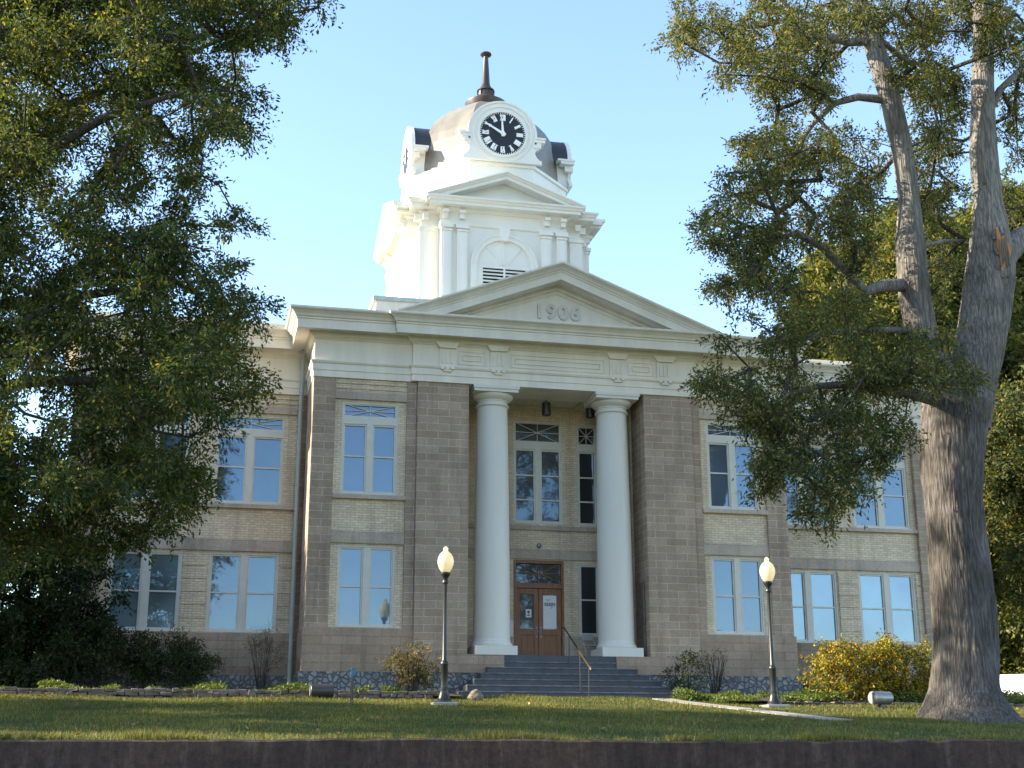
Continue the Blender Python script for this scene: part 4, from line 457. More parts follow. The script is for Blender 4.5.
# concrete walk leaving the foot of the stairs
def ribbon(name, pts, wd, mat, lift=-.004, thick=.06):
    v = []; f = []
    k = len(pts)
    for i, (x, y) in enumerate(pts):
        a = Vector(pts[max(0, i - 1)]); b = Vector(pts[min(k - 1, i + 1)]); t = (b - a).normalized(); nrm = Vector((-t.y, t.x)) * wd / 2
        for s in (-1, 1):
            px, py = x + nrm.x * s, y + nrm.y * s
            v += [(px, py, gz(py) + lift + .02), (px, py, gz(py) - thick)]
    for i in range(k - 1):
        a = i * 4; b = a + 4
        f += [(a, b, b + 2, a + 2), (a + 1, a + 3, b + 3, b + 1), (a, a + 1, b + 1, b), (a + 2, b + 2, b + 3, a + 3)]
    f += [(0, 2, 3, 1), (k * 4 - 4, k * 4 - 3, k * 4 - 1, k * 4 - 2)]
    return tag(MB().add(v, f).build(name, mat), kind='structure')
PATH = [(2.25, -2.2), (2.3, -3.2), (2.5, -4.4), (2.85, -5.8), (3.25, -7.2), (3.7, -8.8), (3.9, -9.6)]
ribbon('footpath', PATH, .55, M['concrete'])

# ------------------------------------------------------------------ the courthouse
CH = empty('courthouse', (0, 0, 0), label='two storey brick and stone courthouse with columned porch and domed white clock tower', cat='courthouse')
Fz = .52
TOP = 8.42
C, A, B = 7.3, 4.253, 2.715
WY = 2.4            # wing plane
WX = 14.1           # wing end

# solid masses -------------------------------------------------------
m = MB()            # buff brick walls with window openings built from cells
def wall_cells(m, x0, x1, z0, z1, y0, y1, holes):
    xs = sorted(set([x0, x1] + [h[0] for h in holes] + [h[1] for h in holes])); zs = sorted(set([z0, z1] + [h[2] for h in holes] + [h[3] for h in holes]))
    for a, b in zip(xs, xs[1:]):
        run = None
        for c, d2 in zip(zs, zs[1:]):
            cx, cz = (a + b) / 2, (c + d2) / 2
            hole = any(h[0] < cx < h[1] and h[2] < cz < h[3] for h in holes)
            if hole:
                if run: m.box(a, b, y0, y1, run[0], run[1]); run = None
            else: run = (run[0], d2) if run else (c, d2)
        if run: m.box(a, b, y0, y1, run[0], run[1])
WIN1 = (4.79, 6.43)
LO = (1.23, 3.54); UP = (5.0, 7.74)
for s in (-1, 1):
    hx = sorted((s * WIN1[0], s * WIN1[1]))
    wall_cells(m, *sorted((s * 4.5, s * 6.7)), 1.1, 8.45, .22, .62, [(hx[0], hx[1], *LO), (hx[0], hx[1], *UP)])
    h1 = sorted((s * 7.94, s * 9.96)); h2 = sorted((s * 10.73, s * 12.75))
    wall_cells(m, *sorted((s * 7.4, s * 13.0)), 1.1, 8.45, WY + .07, WY + .5, [(*h1, *LO), (*h1, *UP), (*h2, *LO), (*h2, *UP)])
# porch back wall
ph = [(-.80, .80, Fz, 3.6), (-.80, .80, 4.74, 8.05), (1.27, 1.96, 1.30, 3.55), (1.27, 1.96, 4.72, 8.0), (-1.96, -1.27, 1.30, 3.55), (-1.96, -1.27, 4.72, 8.0)]
wall_cells(m, -B, B, Fz, 8.6, 2.5, 2.9, ph)
for s in (-1, 1):                   # brick part of the porch side walls
    m.box(*sorted((s * (B - .05), s * (B + .12))), 1.3, 2.5, Fz, 8.5)
m.build('wall', M['brick'], CH)
m = MB()
for s in (-1, 1):
    m.box(*sorted((s * (B + .003), s * A)), 0, 1.3, Fz + .001, TOP)          # piers
    m.box(*sorted((s * (B + .125), s * (A - .01))), 1.3, 3.1, Fz, TOP)
build_split(m, 'stone_pier', M['block'], CH, bevel=.012)
m = MB()
for s in (-1, 1):
    m.box(*sorted((s * (A), s * 4.55)), .13, .7, 1.2, TOP)
    m.box(*sorted((s * 6.64, s * 7.3)), .12, 2.6, 1.2, TOP)        # corner pilaster and return wall
    m.box(*sorted((s * 7.3005, s * 7.56)), WY - .04, 3.0, 1.2, TOP)
    m.box(*sorted((s * 12.95, s * WX)), WY - .10, 3.4, 1.2, TOP)
    m.box(*sorted((s * (WX - .5), s * (WX - .002))), 3.4, 15.5, 1.2, TOP)
build_split(m, 'stone_pilaster', M['block'], CH, bevel=.012)
m = MB()
for s in (-1, 1):
    m.box(*sorted((s * A, s * 7.34)), .06, .64, 0, 1.2)
    m.box(*sorted((s * 6.9, s * 7.34)), .64, 2.3, 0, 1.2)
    m.box(*sorted((s * 7.0, s * (WX + .05))), WY - .08, 2.9, 0, 1.2)
    m.box(*sorted((s * (WX - .4), s * (WX + .05))), 2.9, 15.5, 0, 1.2)
    m.box(*sorted((s * 1.66, s * (A + .003))), -.06, 1.0, 0, Fz)
m.box(-1.66, 1.66, .42, 1.0, -.2, Fz)
m.box(-2.9, 2.9, 1.0, 2.9, 0, Fz - .002)
build_split(m, 'base_course', M['basestone'], CH, bevel=.01)
m = MB()
for s in (-1, 1):
    m.box(*sorted((s * 1.2, s * 7.40)), -.02, .8, -1.2, -.001)
    m.box(*sorted((s * 6.9, s * 7.40)), .8, 2.2, -1.2, -.001)
    m.box(*sorted((s * 7.0, s * (WX + .1))), WY - .14, 3.0, -1.2, -.001)
    m.box(*sorted((s * (WX - .4), s * (WX + .1))), 3.0, 15.5, -1.2, -.001)
build_split(m, 'fieldstone_foundation', M['fieldstone'], CH)
m = MB(); m.box(7.62, 8.9, WY - .17, WY - .12, -.62, -.10); m.build('basement_opening', M['dark'], CH)
# smooth stone bands and lintels
m = MB()
for s in (-1, 1):
    for (a, b, y) in ((4.55, 6.64, .15), (7.56, 12.95, WY)):
        a, b = sorted((s * a, s * b))
        m.box(a, b, y - .06, y + .12, 4.86, 4.985)                 # sill course
        m.box(a, b, y + .0, y + .12, 3.58, 3.93)                   # lintel band above the lower windows
        m.box(a, b, y + .0, y + .12, 7.80, 8.03)
        m.box(a, b, y - .04, y + .12, 1.14, 1.225)
    a, b = sorted((s * WIN1[0], s * 4.55)); 
m.box(-B + .06, B - .06, 2.42, 2.52, 4.53, 4.66)
m.box(-B + .06, B - .06, 2.45, 2.52, 3.63, 3.93)
for s in (-1, 1): m.box(*sorted((s * .84, s * (B - .06))), 2.45, 2.52, Fz, 1.28)
build_split(m, 'stone_band', M['plainstone'], CH, bevel=.006)
# rusticated brick piers between the wing windows (lower floor)
m = MB()
for s in (-1, 1):
    for (a, b) in ((10.0, 10.69), (12.78, 12.948), (7.562, 7.90)):
        a, b = sorted((s * a, s * b)); z = 1.24
        while z < 3.5:
            m.box(a, b, WY + .03, WY + .12, z, min(z + .355, 3.575)); z += .38
build_split(m, 'brick_pier', M['brick'], CH)
# corbelled brick strip under the architrave
m = MB()
for s in (-1, 1):
    for (a, b, y) in ((4.55, 6.64, .15), (7.56, 12.95, WY)):
        a, b = sorted((s * a, s * b))
        for k in range(5): m.box(a, b, y - .0 + (0 if k % 2 else .03), y + .12, 8.035 + k * .077, 8.035 + k * .077 + .07)
build_split(m, 'brick_strip', M['brick'], CH)
# inner dark masses so nothing shows through, roofs
m = MB(); m.box(-13.6, 13.6, 3.3, 15.4, -1, 8.4); m.box(-6.9, -4.0, .9, 3.3, -1, 8.4); m.box(4.0, 6.9, .9, 3.3, -1, 8.4)
m.box(-3.9, 3.9, 3.12, 3.3, -1, 8.4); m.box(-WX + .01, WX - .01, 15.3, 15.9, -1, 8.4)
m.build('rear_mass', M['redbrick'], CH)

# entablature ---------------------------------------------------------
EP = [(-WX, 16.0), (-WX, WY - .05), (-C, WY - .05), (-C, .12), (-4.42, .12), (-4.42, -.02), (4.42, -.02), (4.42, .12), (C, .12), (C, WY - .05), (WX, WY - .05), (WX, 16.0)]
m = MB()
m.sweep(EP, [(-.45, 8.421), (.02, 8.421), (.02, 8.62), (.045, 8.625), (.045, 8.82), (.075, 8.83), (.10, 8.885), (.10, 8.91), (-.45, 8.91)])
m.box(-B - .4, B + .4, .43, 1.3, 8.421, 8.9)
m.build('architrave', M['white'], CH, bevel=0)
m = MB(); m.sweep(EP, [(-.45, 8.911), (0, 8.911), (0, 9.56), (-.45, 9.56)]); m.build('frieze', M['white'], CH)
CORN = [(-.45, 9.561), (.03, 9.561), (.05, 9.60), (.12, 9.64), (.17, 9.72), (.19, 9.76), (.52, 9.76), (.53, 9.71), (.57, 9.71), (.57, 9.975), (.60, 9.985), (.60, 10.03), (.64, 10.05), (.67, 10.12), (.735, 10.19), (.79, 10.22), (.81, 10.25), (.81, 10.30), (-.45, 10.36)]
m = MB(); m.sweep(EP, CORN); m.build('cornice', M['white'], CH)
m = MB()
# pilaster-like brackets and panels on the porch frieze
for bx in (-3.40, -1.85, 1.88, 3.40):
    m.box(bx - .24, bx + .24, -.075, -.02, 8.915, 9.46)
    for k in (-1, 0, 1): m.box(bx + k * .13 - .035, bx + k * .13 + .035, -.10, -.075, 9.0, 9.38)
    m.prism_y([(bx - .24, 9.46), (bx + .24, 9.46), (bx + .36, 9.64), (bx - .36, 9.64)], -.16, -.021)
    for k in (-1, 0, 1): m.box(bx + k * .15 - .05, bx + k * .15 + .05, -.15, -.05, 8.80 - .012 * (k == 0), 8.87)
    m.box(bx - .12, bx + .12, -.135, -.05, 8.735, 8.79)
def panel(m, x0, x1, z0, z1, y):
    w = .022
    for (a, b, c, e) in ((x0, x1, z0, z0 + w), (x0, x1, z1 - w, z1), (x0, x0 + w, z0 + w, z1 - w), (x1 - w, x1, z0 + w, z1 - w)): m.box(a, b, y - .03, y, c, e)
for (a, b) in ((-3.06, -2.22), (-1.45, 1.48), (2.24, 3.06)):
    panel(m, a, b, 9.0, 9.42, -.02)
    if b - a > .6: panel(m, a + .13, b - .13, 9.12, 9.30, -.02)
build_split(m, 'frieze_ornament', M['white'], CH, gap=.005)

# pediment --------------------------------------------------------------
PZ0, PZA, PX = 10.30, 12.22, 5.02
RK = [(-.45, -.46), (.16, -.46), (.19, -.43), (.52, -.43), (.53, -.48), (.567, -.48), (.567, -.24), (.60, -.23), (.60, -.19), (.64, -.17), (.67, -.12), (.735, -.07), (.79, -.045), (.807, -.02), (.807, .03), (-.45, .05)]
m = MB(); m.rake(-PX, 0, PX, PZ0, PZA, RK, sy=-.02)
pd = m.build('pediment', M['white'], CH)
m = MB(); m.prism_y([(-4.9, 10.33), (4.9, 10.33), (0, 12.1)], .06, .4); 
# inner sunk triangle mouldings
m.rake(-3.55, 0, 3.55, 10.36, 11.66, [(0, -.06), (.09, -.06), (.09, 0), (.05, .03), (.05, .10), (0, .10)], sy=.06)
m.box(-3.5, 3.5, -.02, .06, 10.33, 10.385)
m.rake(-2.95, 0, 2.95, 10.44, 11.50, [(0, -.03), (.03, -.03), (.03, 0), (0, 0)], sy=.06)
m.build('tympanum', M['white'], pd)
def text_mesh(name, body, size, loc, mat, parent, ext=.03, offs=.0, rot=(R(90), 0, 0), align='CENTER', space=1.0):
    cu = bpy.data.curves.new(name, 'FONT'); cu.body = body; cu.size = size; cu.extrude = ext; cu.offset = offs; cu.align_x = align; cu.align_y = 'CENTER'; cu.space_character = space
    cu.resolution_u = 4
    t = bpy.data.objects.new(name, cu); COL.objects.link(t); bpy.context.view_layer.update()
    me = bpy.data.meshes.new_from_object(t.evaluated_get(bpy.context.evaluated_depsgraph_get())); bpy.data.objects.remove(t)
    o = link_mesh(name, me, mat, parent); me.materials.clear(); me.materials.append(mat)
    o.location = loc; o.rotation_euler = rot; return o
text_mesh('date_numerals', '1906', .62, (.02, .03, 10.86), simple('date_paint', (.62, .585, .52), .6), pd, .05, .022, space=1.22)
# porch gable roof behind the pediment
m = MB(); m.prism_y([(-5.1, 10.30), (5.1, 10.30), (0, 12.16)], .42, 6.2); m.build('roof', M['roof'], CH)
m = MB()
m.box(-13.6, 13.6, 3.0, 15.5, 10.2, 10.42); m.box(-6.8, 6.8, .6, 3.0, 10.2, 10.40)
m.build('flat_roof', M['roof'], CH)
m = MB()      # low parapet over the wings
for s in (-1, 1):
    m.box(*sorted((s * 7.6, s * (WX - .3))), 2.5, 2.75, 10.36, 10.66)
    m.box(*sorted((s * 7.55, s * (WX - .25))), 2.44, 2.80, 10.661, 10.71)
build_split(m, 'parapet', M['white'], CH)

# columns ------------------------------------------------------------------
CX, CY = 1.88, .64
for s in (-1, 1):
    m = MB(); prof = []
    for i in range(25):
        t = i / 24; z = .98 + t * (7.86 - .98); r = .535 - .075 * t ** 1.7
        prof.append((r, z))
    m.lathe(prof, 48, (0, 0)); sh = m.build('column', M['column'], CH, smooth=True, loc=(s * CX, CY, 0))
    m = MB(); m.box(-.62, .62, -.64, .62, Fz, .775); m.lathe([(.57, .776), (.595, .80), (.60, .835), (.59, .87), (.56, .89), (.55, .92), (.545, .96), (.53, 1.0)], 48)
    m.build('column_base', M['column'], sh, smooth=True)
    m = MB(); m.lathe([(.455, 7.84), (.455, 7.86), (.50, 7.87), (.52, 7.90), (.50, 7.93), (.455, 7.94), (.455, 8.02), (.48, 8.03), (.48, 8.06), (.54, 8.09), (.61, 8.15), (.63, 8.20), (.62, 8.24)], 48)
    m.box(-.67, .67, -.67, .66, 8.241, 8.33); m.box(-.70, .70, -.70, .66, 8.331, 8.42)
    m.build('capital', M['column'], sh, smooth=True)
# porch ceiling, side beams, floor
m = MB(); m.box(-B, B, 1.3, 2.5, 8.52, 8.6); m.box(-1.15, 1.15, 0.02, 1.3, 8.425, 8.46); m.build('porch_ceiling', M['boards'], CH)
m = MB()
for s in (-1, 1): m.box(*sorted((s * 1.16, s * 2.6)), 1.31, 2.499, 8.44, 8.5195)
m.box(-1.16, 1.16, 2.40, 2.498, 8.40, 8.5195)
build_split(m, 'porch_beam', M['ceiling'], CH)

# windows ---------------------------------------------------------------------
def make_window(x0, x1, z0, z1, y, transom=None, mid=None, glass='glass', mull=.16, single=False, divs=None, mat='frame', glasses=None):
    """double sash window set in an opening whose wall face is at y"""
    cw = .055; sw = .05
    m = MB()
    yf, yb = y + .05, y + .17
    m.box(x0, x0 + cw, yf, yb, z0, z1); m.box(x1 - cw, x1, yf, yb, z0, z1)
    m.box(x0 + cw, x1 - cw, yf, yb, z1 - cw, z1); m.box(x0 + cw, x1 - cw, yf - .03, yb, z0, z0 + cw)
    xi0, xi1 = x0 + cw, x1 - cw; zi0, zi1 = z0 + cw, z1 - cw
    top = zi1
    tr = []
    if transom:
        m.box(xi0, xi1, yf, yb, transom[0], transom[1]); top = transom[0]
        tx0, tx1, tz0, tz1 = xi0, xi1, transom[1], zi1
        fw = .035
        m.box(tx0, tx1, yf + .03, yb - .02, tz0, tz0 + fw); m.box(tx0, tx1, yf + .03, yb - .02, tz1 - fw, tz1)
        m.box(tx0, tx0 + fw, yf + .03, yb - .02, tz0 + fw, tz1 - fw); m.box(tx1 - fw, tx1, yf + .03, yb - .02, tz0 + fw, tz1 - fw)
        cx = (tx0 + tx1) / 2; cz = (tz0 + tz1) / 2; bw = .018; yy = yf + .055
        m.box(cx - bw / 2, cx + bw / 2, yy - .01, yy + .02, tz0, tz1)
        if single or tx1 - tx0 < 1.2: segs = [(tx0, tz0, tx1, tz1), (tx0, tz1, tx1, tz0), (tx0, cz, tx1, cz)]
        else: segs = [(tx0, tz0, tx1, tz1), (tx0, tz1, tx1, tz0), (tx0, cz, tx1, cz)]
        for k, (a, b, c, e) in enumerate(segs): m.bar((a, yy + .004 * k, b), (c, yy + .004 * k, e), bw, .02)
        tr.append((tx0, tx1, tz0, tz1))
    cells = [(xi0, xi1)] if single else [(xi0, (xi0 + xi1) / 2 - mull / 2), ((xi0 + xi1) / 2 + mull / 2, xi1)]
    if not single: m.box(cells[0][1], cells[1][0], yf, yb, zi0, top)
    midz = mid if mid else zi0 + (top - zi0) * .49
    for a, b in cells:
        ys = yf + .035
        m.box(a, a + sw, ys, yb - .01, zi0, top); m.box(b - sw, b, ys, yb - .01, zi0, top)
        m.box(a + sw, b - sw, ys, yb - .01, zi0, zi0 + sw); m.box(a + sw, b - sw, ys, yb - .01, top - sw, top)
        for dz in (divs or [midz]): m.box(a + sw, b - sw, ys, yb - .01, dz - .022, dz + .022)
    w = m.build('window', M[mat], CH)
    g = MB()
    for k, (a, b) in enumerate(cells): g.box(a + .01, b - .01, yf + .085, yf + .10, zi0 + .01, top - .01)
    for (a, b, c, e) in tr: g.box(a + .01, b - .01, yf + .095, yf + .108, c + .01, e - .01)
    g.build('pane', M[glass], w)
    return w
for s in (-1, 1):
    a, b = sorted((s * WIN1[0], s * WIN1[1]))
    make_window(a, b, *UP, .22 - .03, transom=(7.08, 7.30), mid=6.13, mull=.17)
    make_window(a, b, *LO, .22 - .03, mid=2.37, mull=.17)
    for (p, q) in ((7.94, 9.96), (10.73, 12.75)):
        a, b = sorted((s * p, s * q))
        make_window(a, b, *UP, WY + .04, transom=(7.08, 7.30), mid=6.13, mull=.19, glass='glass' if s < 0 else 'glass')
        make_window(a, b, *LO, WY + .04, mid=2.37, mull=.19, glass='glass_blind' if (s > 0 or p > 10) else 'glass')
make_window(-.80, .80, 4.74, 8.05, 2.47, transom=(7.12, 7.36), divs=[5.5, 6.28], mull=.17, glass='glass_dark')
for s in (-1, 1):
    a, b = sorted((s * 1.27, s * 1.96))
    make_window(a, b, 4.72, 8.0, 2.47, transom=(7.12, 7.34), divs=[5.5, 6.28], single=True, glass='glass_dark')
    make_window(a, b, 1.30, 3.55, 2.47, mid=2.42, single=True, glass='glass_dark')

# entrance doors -----------------------------------------------------------------
m = MB(); yd = 2.50
m.box(-.80, -.72, yd, yd + .2, Fz, 3.6); m.box(.72, .80, yd, yd + .2, Fz, 3.6); m.box(-.72, .72, yd, yd + .2, 3.5, 3.6); m.box(-.72, .72, yd, yd + .2, 2.74, 2.90)
for k, (a, b, c, e) in enumerate(((-.72, 2.9, .72, 3.5), (-.72, 3.5, .72, 2.9), (0, 2.9, 0, 3.5), (-.72, 3.2, .72, 3.2))): m.bar((a, yd + .06 + .004 * k, b), (c, yd + .06 + .004 * k, e), .025, .02)
df = m.build('door_frame', M['wood'], CH, bevel=.004)
m = MB(); m.box(-.71, .71, yd + .10, yd + .11, 2.91, 3.49); m.build('transom_pane', M['glass_dark'], df)
for s in (-1, 1):
    a, b = sorted((s * .006, s * .715)); y0, y1 = yd + .06, yd + .115
    m = MB(); st = .13
    m.box(a, a + st, y0, y1, Fz + .01, 2.735); m.box(b - st, b, y0, y1, Fz + .01, 2.735)
    m.box(a + st, b - st, y0, y1, 2.56, 2.735); m.box(a + st, b - st, y0, y1, 1.32, 1.50); m.box(a + st, b - st, y0, y1, Fz + .01, .74)
    m.box(a + st + .001, b - st - .001, y0 + .02, y1 - .003, .741, 1.319); m.box(a + st + .05, b - st - .05, y0 + .008, y0 + .021, .80, 1.26)
    lf = m.build('door', M['wood'], CH, bevel=.004)
    g = MB(); g.box(a + st, b - st, y0 + .025, y0 + .035, 1.5, 2.56); g.build('pane', M['glass_dark'], lf)
    if s > 0:
        g = MB(); g.box(a + st + .015, b - st - .015, y0 + .014, y0 + .0245, 1.52, 2.53); nt_ = g.build('poster', M['paper'], lf)
        m2 = MB(); cx = (a + b) / 2
        for q in range(3):
            m2.tube([(cx - .17 + .34 * i / 14 + .02 * math.sin(i * 2.1 + q), y0 + .011, 2.26 + q * .05 + .055 * math.sin(i * 1.5 + q * 2) - .05 * q) for i in range(15)], .006, 5)
        m2.tube([(cx - .12, y0 + .011, 2.42), (cx - .05, y0 + .011, 2.36), (cx + .02, y0 + .011, 2.43)], .007, 5)
        m2.tube([(cx + .02, y0 + .011, 2.14), (cx + .10, y0 + .011, 2.17), (cx + .03, y0 + .011, 2.21)], .007, 5)
        m2.build('swash_drawing', M['ink'], lf)
    else:
        g = MB(); cx = (a + b) / 2 - .02; g.box(cx - .02, cx + .16, y0 + .014, y0 + .0245, 1.85, 2.10); g.build('notice', M['paper'], lf)
        g = MB(); g.box(cx + .03, cx + .11, y0 + .010, y0 + .0135, 1.99, 2.05); g.box(cx + .06, cx + .08, y0 + .010, y0 + .0135, 1.93, 1.99); g.box(cx + .02, cx + .12, y0 + .010, y0 + .0135, 1.90, 1.93); g.build('notice_print', M['ink'], lf)
    g = MB(); hx = s * .07
    g.tube([(hx, y0 - .01, 1.30), (hx, y0 - .06, 1.33), (hx, y0 - .06, 1.50), (hx, y0 - .01, 1.53)], .012, 8); g.box(hx - .025, hx + .025, y0 - .012, y0 - .001, 1.25, 1.56)
    g.build('door_handle', M['galv'], lf)
# letter box, bulkhead lamp, porch lanterns, downspouts
m = MB(); m.box(-.93, -.83, 2.42, 2.499, 1.25, 1.72); m.box(-.94, -.82, 2.41, 2.42, 1.55, 1.73); m.build('letter_box', M['paper'], CH, bevel=.006)
m = MB(); m.lathe([(.06, -.02), (.075, 0), (.06, .03), (.03, .045)], 16); bo = m.build('bulkhead_lamp', M['galv'], CH, smooth=True); bo.location = (.0, 2.43, 4.05); bo.rotation_euler = (R(90), 0, 0)
for x in (-1.42, 0.0, 1.42):
    m = MB(); m.lathe([(.11, 7.93), (.135, 7.94), (.135, 8.33), (.10, 8.35), (.03, 8.36), (.03, 8.42)], 16); m.build('porch_lantern', M['black'], CH, smooth=True, loc=(x, 1.38, 0.02))
for s in (-1, 1):
    m = MB(); x = s * 7.50
    m.tube([(x, WY - .17, -.58), (x, WY - .17, 9.55), (x, WY - .45, 9.75)], .068, 12)
    for z in (1.0, 3.3, 5.6, 7.9): m.box(x - .10, x + .10, WY - .2, WY - .045, z, z + .04)
    m.build('downspout', M['downpipe'], CH, smooth=True)
m = MB(); m.box(2.655, 2.705, .35, .75, Fz, 2.75); m.build('electrical_conduit', M['edging'], CH, bevel=.01)

# stairs ----------------------------------------------------------------------------
m = MB(); mn = MB()
NR = 7; rise = (Fz + .745) / NR; tread = .30
for k in range(NR):
    zt = Fz - rise * k - .0; yfront = .30 - tread * k; hw = 1.70 + .25 * k
    if k == 0: m.box(-hw, hw, .02, .9, zt - rise, zt + .002)
    m.box(-hw, hw, yfront - .0, .42 + .001 * k, zt - rise - (.3 if k == NR - 1 else 0), zt)
    mn.box(-hw - .012, hw + .012, yfront - .03, yfront + .03, zt - .035, zt + .004)
st = m.build('stairs', M['stairs'], CH, bevel=.008)
mn.build('stair_nosing', M['nosing'], st, bevel=.006)

# ------------------------------------------------------------------ clock tower
TC = (0, 10.9, 0)
m = MB(); m.box(-4.85, 4.85, 6.02, 15.8, 10.3, 12.95); tb = m.build('tower_plinth', M['white'], CH)
m = MB(); m.box(-4.95, 4.95, 5.94, 15.88, 12.951, 13.10); m.build('coping', M['copper'], tb, bevel=.01)
m = MB()
def cross(m, a, b, c, z0, z1, g=0):
    m.box(-b, b, -b, b, z0, z1); m.box(-a, a, -c, -b - .0005, z0, z1); m.box(-a, a, b + .0005, c, z0, z1)
    m.box(-c, -b - .0005, -a, a, z0, z1); m.box(b + .0005, c, -a, a, z0, z1)
cross(m, 2.35, 3.0, 3.45, 13.0, 16.6)
cross(m, 2.38, 3.03, 3.48, 16.601, 17.10)
cross(m, 2.45, 3.1, 3.55, 12.98, 13.35)
tw = m.build('clock_tower', M['white2'], CH); tw.location = TC
def cpath(a, b, c):
    return [(-b, -b), (-a, -b), (-a, -c), (a, -c), (a, -b), (b, -b), (b, -a), (c, -a), (c, a), (b, a), (b, b), (a, b), (a, c), (-a, c), (-a, b), (-b, b), (-b, a), (-c, a), (-c, -a), (-b, -a)]
m = MB(); m.sweep(cpath(2.38, 3.03, 3.48), [(-.4, 17.101), (.03, 17.101), (.06, 17.14), (.14, 17.18), (.16, 17.22), (.45, 17.22), (.45, 17.32), (.50, 17.34), (.53, 17.40), (.59, 17.44), (.60, 17.50), (-.4, 17.52)], closed=True)
m.sweep(cpath(2.38, 3.03, 3.48), [(-.2, 16.56), (.0, 16.56), (.05, 16.60), (.05, 16.66), (-.2, 16.66)], closed=True)
m.build('tower_cornice', M['white2'], tw)
m = MB(); m.box(-2.9, 2.9, -2.9, 2.9, 17.49, 17.6); m.build('tower_roof', M['roof'], tw)
def side_piece(m):
    y = -3.45
    for s in (-1, 1):
        for (a, b) in ((1.40, 1.78), (1.99, 2.36)):
            p, q = sorted((s * a, s * b))
            m.box(p, q, y - .13, y, 13.35, 16.42); m.box(p - .03, q + .03, y - .16, y, 13.35, 13.6)
            m.box(p + .07, q - .07, y - .15, y - .13, 13.8, 16.25)
            m.box(p - .03, q + .03, y - .17, y, 16.30, 16.36); m.box(p - .06, q + .06, y - .20, y, 16.421, 16.559)
        for bx in (1.50, 2.12):          # brackets
            p, q = sorted((s * bx, s * (bx + .22)))
            m.box(p, q, y - .30, y - .03, 16.98, 17.10); m.box(p + .02, q - .02, y - .20, y - .03, 16.80, 16.98)
        if s > 0: p, q = 2.62, 3.10; m.box(p, q, -3.10, -2.62, 13.35, 16.42); m.box(p - .05, q + .05, -3.15, -2.57, 16.421, 16.56)
        p, q = sorted((s * 2.8, s * 3.0)); m.box(p, q, -3.28, -3.0, 16.85, 17.10)
    # arch ring
    n = 24; r0, r1 = 1.03, 1.27; zc = 15.08; v = []; f = []
    for i in range(n + 1):
        t = PI * i / n
        for (r, yy) in ((r0, y), (r0, y - .09), (r1 - .07, y - .09), (r1 - .07, y - .12), (r1, y - .12), (r1, y)): v.append((r * math.cos(t), yy, zc + r * math.sin(t)))
    for i in range(n):
        for k in range(6): f.append((i * 6 + k, i * 6 + (k + 1) % 6, (i + 1) * 6 + (k + 1) % 6, (i + 1) * 6 + k))
    m.add(v, f)
    for s in (-1, 1): m.box(*sorted((s * r0, s * r1)), y - .10, y, 13.35, zc)
    m.prism_y([(-.13, 16.05), (.13, 16.05), (.2, 16.55), (-.2, 16.55)], y - .2, y)
    # fan frame
    m.box(-1.03, 1.03, y - .06, y, 15.0, 15.10); m.box(-1.03, -.80, y - .05, y, 13.35, 15.0); m.box(.80, 1.03, y - .05, y, 13.35, 15.0)
    for a in (50, 90, 130): m.bar((.12 * math.cos(R(a)), y - .015, zc + .05), (1.0 * math.cos(R(a)), y - .015, zc + 1.0 * math.sin(R(a))), .045, .03)
    m.box(-.035, .035, y - .085, y, 14.3, 15.0); m.box(-.8, .8, y - .04, y, 13.4, 14.26); m.box(-.8, .8, y - .09, y, 14.26, 14.31)
m = MB(); side_piece(m); sp0 = m.build('tower_ornament', M['white2'], tw)
m = MB(); z = 14.32
while z < 14.95:
    m.add([(-.8, -3.52, z), (.8, -3.52, z), (.8, -3.458, z + .03), (-.8, -3.458, z + .03), (-.8, -3.52, z + .06), (.8, -3.52, z + .06), (.8, -3.458, z + .09), (-.8, -3.458, z + .09)],
          [(0, 1, 2, 3), (7, 6, 5, 4), (0, 4, 5, 1), (3, 2, 6, 7), (0, 3, 7, 4), (1, 5, 6, 2)]); z += .135
lv = m.build('louvers', M['louver'], tw)
m = MB(); m.box(-.8, .8, -3.455, -3.451, 14.3, 15.0); lb = m.build('louver_opening', M['dark'], tw)
m = MB(); m.rake(-3.0, 0, 3.0, 17.52, 18.64, [(-.5, -.22), (.40, -.22), (.44, -.24), (.45, -.12), (.50, -.10), (.53, -.05), (.59, -.03), (.597, .02), (-.5, .03)], sy=-3.48)
m.prism_y([(-2.5, 17.51), (2.5, 17.51), (0, 18.45)], -3.42, -2.6)
m.prism_y([(-2.95, 17.505), (2.95, 17.505), (0, 18.60)], -2.99, -1.0)
tp = m.build('tower_pediment', M['white2'], tw)
for k in (1, 2, 3):
    for src in (sp0, lv, lb, tp):
        c = src.copy(); COL.objects.link(c); c.parent = tw; c.rotation_euler = (0, 0, k * PI / 2)
